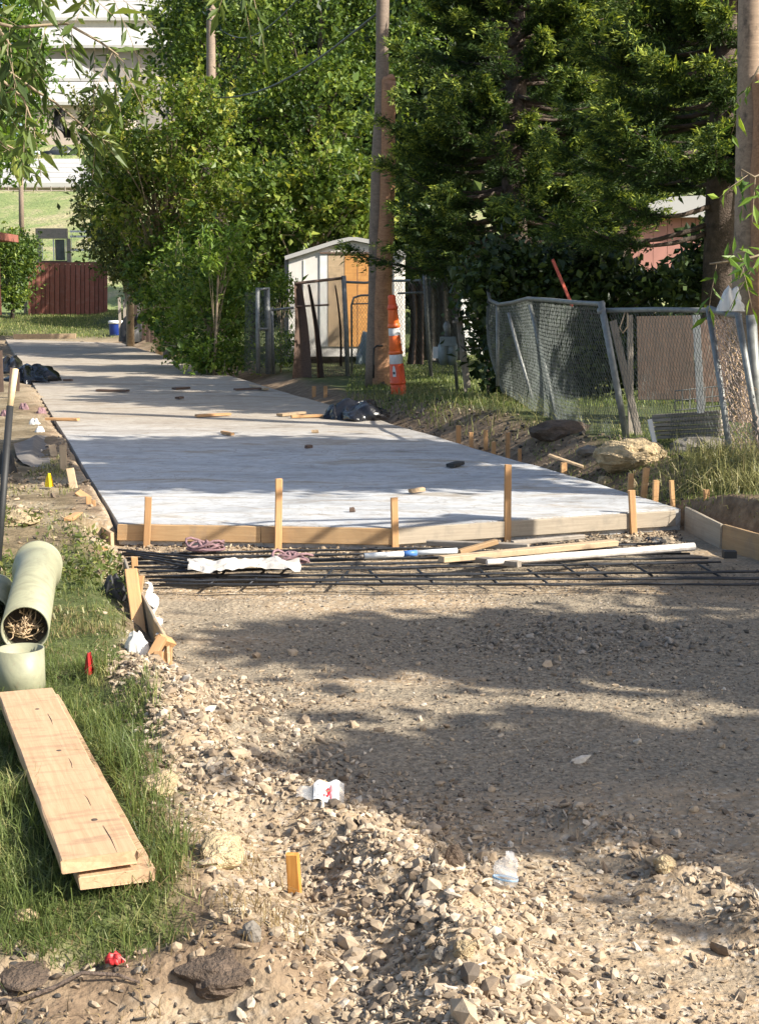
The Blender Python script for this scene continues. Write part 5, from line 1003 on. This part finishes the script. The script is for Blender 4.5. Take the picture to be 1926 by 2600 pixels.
# near hanging pecan branches
def branch_leaves(name, label, foot, limbs, size, seed, trunk_r=.14, per=14, mat='pecan'):
    rn = np.random.default_rng(seed); r = thing(name, label, 'tree', foot); m_ = MB(); Ps, Ds, Ts = [], [], []
    foot = Vector(foot); m_.tube([foot-Vector((0, 0, .1)), foot+Vector((.05, 0, 1.4)), foot+Vector((.0, .1, 3.2))], [trunk_r*1.3, trunk_r, trunk_r*.7], 10)
    for pts in limbs:
        pts = [Vector(p) for p in pts]; m_.tube([foot+Vector((0, .1, 3.0)), (foot+Vector((0, .1, 3.2))).lerp(pts[0], .6)+Vector((0, 0, .2)), pts[0]], [.05, .03, .012], 6); m_.tube(pts, [.010*(1-.7*i/len(pts)) for i in range(len(pts))], 5)
        k = len(pts)-1
        for j in range(int(k*3)):
            t = (j+rn.random())/(k*3)*k; i = min(int(t), k-1); b0 = np.array(pts[i].lerp(pts[i+1], t-i)); d0 = np.array((pts[i+1]-pts[i]).normalized())
            side = unit(rn.normal(size=3)*.8+d0*.5+np.array([0, 0, -.6])); Lr = rn.uniform(.15, .32); n = per
            f = np.linspace(.15, 1, n); q_ = b0+side*Lr*f[:, None]; q_[:, 2] -= .25*Lr*f**2
            m_.tube([b0, q_[n//2], q_[-1]], .0018, 4)
            sd = unit(np.cross(side, rn.normal(size=3))); dd = unit(side*.6+sd*np.where(np.arange(n) % 2, 1, -1)[:, None]*.8+np.array([0, 0, -.35]))
            Ps.append(q_); Ds.append(dd); Ts.append(np.full(n, np.clip(rn.normal(.45, .2), 0, 1)))
    foliage('leaves', np.concatenate(Ps), size, .3, mat, rn, r, dirs=np.concatenate(Ds), tint=np.concatenate(Ts), spread=.35)
    m_.build('trunk', M['twig'], r, True); return r
Yn = 7.5
lim = [[D(-90, 40, Yn), D(40, 70, Yn), D(170, 60, Yn+.1), D(260, 110, Yn+.1), D(300, 140, Yn)], [D(-60, -60, Yn), D(90, -40, Yn), D(220, -30, Yn), D(330, -10, Yn)], [D(-80, 160, Yn), D(-10, 190, Yn), D(60, 250, Yn), D(90, 330, Yn)],
       [D(-70, 130, Yn+.4), D(20, 180, Yn+.4), D(90, 230, Yn+.4), D(140, 260, Yn+.4), D(200, 310, Yn+.4), D(250, 360, Yn+.5)], [D(520, -120, Yn), D(600, -50, Yn), D(640, -30, Yn)],
       [D(-90, 330, 9), D(-20, 350, 9), D(40, 380, 9)], [D(-80, -20, Yn), D(-10, 60, Yn), D(30, 120, Yn)]]
branch_leaves('pecan_tree', 'pecan branches with long narrow leaves hanging into the top left corner', (-3.4, 6.6, 0), lim, .088, 5, per=10)
branch_leaves('pecan_tree', 'thin leafy twigs entering at the right edge in front of the utility pole', (4.6, 9.5, 0.2), [[D(1990, 120, 9), D(1926, 170, 9), D(1900, 220, 9)], [D(1990, 630, 9), D(1880, 660, 9), D(1800, 670, 9)], [D(1985, 420, 9), D(1915, 450, 9), D(1880, 430, 9)]], .1, 6, per=6, mat='bright')
tag(MB().grid(lambda u, v: D(130+28*v+30*u**1.5+6*math.sin(u*9), 275+75*u, Yn+.35+.02*math.sin(v*5+u*7)), 14, 5).build('curled_leaf', M['blackmatte'], smooth=True), 'dark dead curled leaf hanging in the upper left', 'leaf')
# ------------------------------------------------------------------ grass
def blades(name, label, pts, hgt, wid, mat, seed, cat='grass', lean=.5, tint=None):
    rn = np.random.default_rng(seed); n = len(pts); z = H(pts[:, 0], pts[:, 1])-.01; P = np.column_stack([pts, z]); h_ = np.asarray(hgt)*rn.uniform(.5, 1.3, n)
    az = rn.uniform(0, 2*np.pi, n); ln = h_*lean*np.abs(rn.normal(.5, .6, n)); d = np.stack([np.cos(az), np.sin(az), np.zeros(n)], 1); ph = az+rn.normal(1.57, .5, n); s_ = np.stack([np.cos(ph), np.sin(ph), np.zeros(n)], 1)*np.asarray(wid if np.ndim(wid) == 0 else wid[:, None])*.5
    M1 = P+d*(ln*.25)[:, None]; M1[:, 2] += h_*.55; T1 = P+d*ln[:, None]; T1[:, 2] += np.maximum(h_*(1-.35*(ln/h_)**2), .01)
    V = np.stack([P-s_, P+s_, M1+s_*.8, M1-s_*.8, T1+s_*.12, T1-s_*.12], 1).reshape(-1, 3); i = np.arange(n)[:, None]*6
    F = np.concatenate([i+np.array([0, 1, 2, 3]), i+np.array([3, 2, 4, 5])]); t = np.clip(rn.beta(2, 3, n)+(0 if tint is None else tint), 0, 1)
    return tag(link(name, np_mesh(V, F, name, False, {'tint': np.repeat(t, 6)}), L_[mat]), label, cat, kind='stuff')
def scatter(x0, x1, y0, y1, n, dens, rn, ypow=1.):
    p = np.column_stack([rn.uniform(x0, x1, n), y0+(y1-y0)*rn.random(n)**ypow]); return p[rn.random(n) < dens(p[:, 0], p[:, 1])]
rn = np.random.default_rng(99)
PL = [(G(65, 1752, .03), G(258, 2174, .03)), (G(82, 1768, .0), G(301, 2226, .0))]
def notplank(x, y):
    k = np.ones_like(x)
    for a_, b_ in PL:
        d = np.array([b_.x-a_.x, b_.y-a_.y]); L = np.hypot(*d); d /= L; t = (x-a_.x)*d[0]+(y-a_.y)*d[1]; s_ = -(x-a_.x)*d[1]+(y-a_.y)*d[0]
        k = k*~((t > -.02) & (t < L+.0) & (np.abs(s_) < .12))
    for cx, cy, rr in [(-.98+.02, 6.45, .11), (-1.0+.0, 6.45, .1)]: k = k*(np.hypot(x-cx, y-cy) > rr)
    return k
def gl(x, y): l = xL(y)-x; n = .18*fbm(x, y, 2.3); return sst(.0, .18, l-np.where(y < 7, .30, .12)+n)*sst(3.75, 3.95, y+n)
pts = scatter(-2.6, -.1, 3.75, 9.2, 150000, lambda x, y: gl(x, y)*notplank(x, y)*(.25+.75*np.clip(.6+1.2*fbm(x, y, 1.8), 0, 1))*(x > -y*.29-.3)*(1-.6*sst(6.6, 7.6, y)), rn, 1.15)
hh = .062+.06*gauss(pts[:, 0], pts[:, 1], -.75, 5.0, .5, .9)+.05*np.clip(fbm(pts[:, 0], pts[:, 1], 3), 0, 1)-.035*sst(6, 7.5, pts[:, 1])
hh = hh*(.55+.9*np.clip(.5+1.5*fbm(pts[:, 0], pts[:, 1], 7), 0, 1))
blades('foreground_grass', 'green tufted grass around the planks and pipes', pts, hh, .004, 'grass', 1, lean=1.3, tint=.5*np.clip(fbm(pts[:, 0], pts[:, 1], 4), -.3, .6))
pts = scatter(-2.6, -.1, 3.75, 9.4, 45000, lambda x, y: gl(x, y)*notplank(x, y)*np.clip(.3+1.2*fbm(x, y, 2.6), 0, 1), rn)
blades('thatch', 'dry yellow thatch between the green grass blades', pts, .045, .0035, 'straw', 12, lean=2.)
pts = scatter(-1.9, -.1, 3.3, 5.4, 16000, lambda x, y: np.clip(.15+1.2*fbm(x, y, 3), 0, 1)*(xL(y)-x > .05)*notplank(x, y), rn)
blades('dry_grass', 'dry straw and dead grass along the dug edge in the lower left', pts, .06, .004, 'straw', 2, lean=1.6)
pts = scatter(-3.4, -1.3, 7.4, 17, 26000, lambda x, y: np.clip(.2+1.3*fbm(x, y, 1.4), 0, 1)*(xL(y)-x > .12), rn)
blades('bank_grass', 'patchy low grass on the left bank', pts, .06, .009, 'weed', 3, lean=1.1)
P_ = scatter(-3., -1.5, 8.4, 11.2, 9000, lambda x, y: (xL(y)-x > .05)*(np.clip(.35+1.4*fbm(x, y, 1.6), 0, 1)), rn); z = H(P_[:, 0], P_[:, 1])+rn.uniform(0, .11, len(P_)); Pw = np.column_stack([P_, z])
o = foliage('leafy_weeds', Pw, .036, .5, 'olive', rn, None); tag(o, 'low leafy weeds on the left bank beside the rebar ends', 'weeds', kind='stuff')
pts = scatter(-.6, 12, 20, 48, 90000, lambda x, y: (x-xR(y) > .45)*np.clip(.6+fbm(x, y, .8), 0, 1), rn, 1.1)
blades('lawn', 'green lawn between the slab and the chain link fences', pts, .085, .016, 'grass', 4, lean=1.1)
pts = scatter(-18, 3, 58, 76, 50000, lambda x, y: sst(59, 61, y)*np.clip(.7+fbm(x, y, .5), 0, 1), rn)
blades('far_lawn', 'bright green grass strip in front of the red fence', pts, .1, .03, 'grass', 5, tint=.15)
pts = scatter(-.6, 4.6, 16.5, 27, 6500, lambda x, y: (x-xR(y) > .35)*(x-xR(y) < 2.2)*np.clip(.3+1.4*fbm(x, y, .9), 0, 1), rn)
blades('bank_weeds', 'long arching grass hanging over the dark bank below the fence', pts, .2, .012, 'weed', 6, lean=1.6, tint=-.1)
pts = scatter(1.7, 5.0, 9.2, 16.5, 42000, lambda x, y: (x-xR(y) > .12)*np.clip(.35+1.2*fbm(x, y, .9), 0, 1), rn)
blades('bank_grass', 'low green and dry grass on the right bank around the boulder', pts, .055, .008, 'grass', 7, lean=1.2, tint=.15)
pts = np.column_stack([rn.normal(3.25, .3, 3200), rn.normal(12.7, .6, 3200)]); pts = pts[(pts[:, 0]-xR(pts[:, 1])) > .25]
blades('tall_dry_weeds', 'tall dry weeds at the right edge under the bent panel', pts, .24, .009, 'weed', 8, lean=1.5, cat='weeds', tint=.0)
P_ = np.column_stack([rn.normal(.1, .5, 300), rn.uniform(3.4, 5.5, 300)]); P_ = P_[rn.random(300) < .5]
blades('dry_sprigs', 'scattered dry sprigs in the rock heap', P_, .05, .003, 'straw', 9, lean=2.5)
# ------------------------------------------------------------------ gravel and stones
ICO_V = None
def ico(sub):
    import bmesh
    bm = bmesh.new(); bmesh.ops.create_icosphere(bm, subdivisions=sub, radius=1); V = np.array([v.co[:] for v in bm.verts]); F = np.array([[v.index for v in f.verts] for f in bm.faces]); bm.free(); return V, F
def stones(name, label, pts, size, mat, seed, tint=None, sink=.25, sub=1, flat=.62):
    rn = np.random.default_rng(seed); V0, F0 = ico(sub) if sub else (np.array([(1, 0, 0), (-1, 0, 0), (0, 1, 0), (0, -1, 0), (0, 0, 1), (0, 0, -1.)]), np.array([(0, 2, 4), (2, 1, 4), (1, 3, 4), (3, 0, 4), (2, 0, 5), (1, 2, 5), (3, 1, 5), (0, 3, 5)]))
    n = len(pts); sz = size*np.exp(np.clip(rn.normal(0, .38, n), -1, .75)); sc_ = rn.uniform(.6, 1.2, (n, 3)); sc_[:, 2] *= flat/.9
    V = V0[None]*(1+rn.uniform(-.32, .2, (n, len(V0), 1)))*sc_[:, None]; Rm = rotm(n, rn)
    tilt = np.einsum('nij,nkj->nki', Rm, V); yaw = rn.uniform(0, 6.28, n); c, s_ = np.cos(yaw), np.sin(yaw); Vy = V.copy(); Vy[..., 0] = V[..., 0]*c[:, None]-V[..., 1]*s_[:, None]; Vy[..., 1] = V[..., 0]*s_[:, None]+V[..., 1]*c[:, None]
    V = (.45*tilt+.55*Vy)*sz[:, None, None]*.62; z = H(pts[:, 0], pts[:, 1])+sz*(.5-sink)*.6; V = V+np.column_stack([pts, z])[:, None]
    t = rn.beta(1.7, 1.7, n) if tint is None else np.clip(rn.normal(tint, .24, n), 0, 1)
    F = (F0[None]+np.arange(n)[:, None, None]*len(V0)).reshape(-1, 3)
    return tag(link(name, np_mesh(V.reshape(-1, 3), F, name, False, {'tint': np.repeat(t, len(V0))}), M[mat]), label, 'gravel', kind='stuff')
hp = lambda x, y: ridge(x, y, HEAP, .42); wp = lambda x, y: ridge(x, y, WIND, .13)
inview = lambda x, y: np.abs(x) < y*.27+.35
pts = scatter(-1.6, 1.7, 2.95, 8.5, 85000, lambda x, y: np.clip(hp(x, y)*1.+wp(x, y)*.8+.025, 0, 1)*np.clip(.75+1.2*fbm(x, y, 5), .15, 1)*inview(x, y)*(x > xL(y)-.45), rn)
stones('heap_stones', 'pale limestone rocks of the heap along the left side of the road bed', pts, .021, 'stone', 1)
pts = scatter(-1.4, 1.6, 2.95, 8, 11000, lambda x, y: np.clip(hp(x, y)+wp(x, y)*.5+.02, 0, 1)*inview(x, y)*(x > xL(y)-.35), rn)
stones('larger_rocks', 'fist-sized pale rocks in the heap', pts, .038, 'stone', 2, sink=.3)
pts = scatter(-1.7, 3.4, 2.95, 10.2, 110000, lambda x, y: inview(x, y)*(x > xL(y)-.2)*np.where(y < 5.4, .85, .42)*np.clip(.7+1.0*fbm(x, y, 1.7), .1, 1), rn, 1.25)
stones('dark_pebbles', 'dark flattened stones pressed into the road bed', scatter(-1.7, 3.4, 4.6, 10.4, 34000, lambda x, y: inview(x, y)*(x > xL(y)-.1)*np.clip(.45+1.3*fbm(x*.7, y*2.2, 1.5), 0, 1), rn), .014, 'stonegrey', 33, sub=0, sink=.3, tint=.5, flat=.4)
stones('pebbles', 'small pebbles pressed into the road bed', pts, .0105, 'stone', 3, sink=.3, sub=0, tint=.5)
pts = scatter(-.5, 3.2, 5.3, 10.8, 16000, lambda x, y: inview(x, y)*np.clip(.15+1.0*gauss(x, y, 1.0, 8.0, .9, .9)+.5*fbm(x, y, 1.2), 0, 1), rn)
stones('grey_gravel', 'grey crushed gravel spread over the middle of the road bed', pts, .014, 'stonegrey', 4, sub=0, sink=.3, tint=.45)
pts = np.column_stack([rn.normal(1.15, .42, 800), rn.normal(8.0, .3, 800)]); stones('grey_gravel_pile', 'coarser grey stones gathered right of the middle of the road bed', pts, .024, 'stonegrey', 5, tint=.5, sink=.1)
pts = scatter(-1.95, 2.4, 10.0, 11.9, 7000, lambda x, y: (y > 10.62+.2*np.abs(x-.1)*(x > .1)), rn); stones('edge_rubble', 'broken earth and stones under the form boards', pts, .024, 'stone', 6, sink=.1, tint=.35)
pts = scatter(-1.0, 4.0, 12.3, 24, 9000, lambda x, y: (x-xR(y) > .05)*(x-xR(y) < 1.1)*.8, rn); stones('bank_rubble', 'dark soil clods and stones on the right bank', pts, .04, 'stone', 7, tint=.12, sink=.2)
pts = scatter(-4.0, -1.6, 9.3, 20, 7000, lambda x, y: (xL(y)-x > .03)*(xL(y)-x < .9)*np.clip(.4+fbm(x, y, 1.5), 0, 1), rn); stones('bank_rubble', 'tan clods and stones on the left bank', pts, .035, 'stone', 8, tint=.3, sink=.2)
pts = scatter(-1.4, .2, 2.9, 3.95, 5000, lambda x, y: (x < xL(y)+.1)*np.clip(.45+fbm(x, y, 3), 0, 1), rn); stones('soil_clods', 'brown soil clods in the dug edge at the lower left', pts, .02, 'stone', 9, tint=.15)
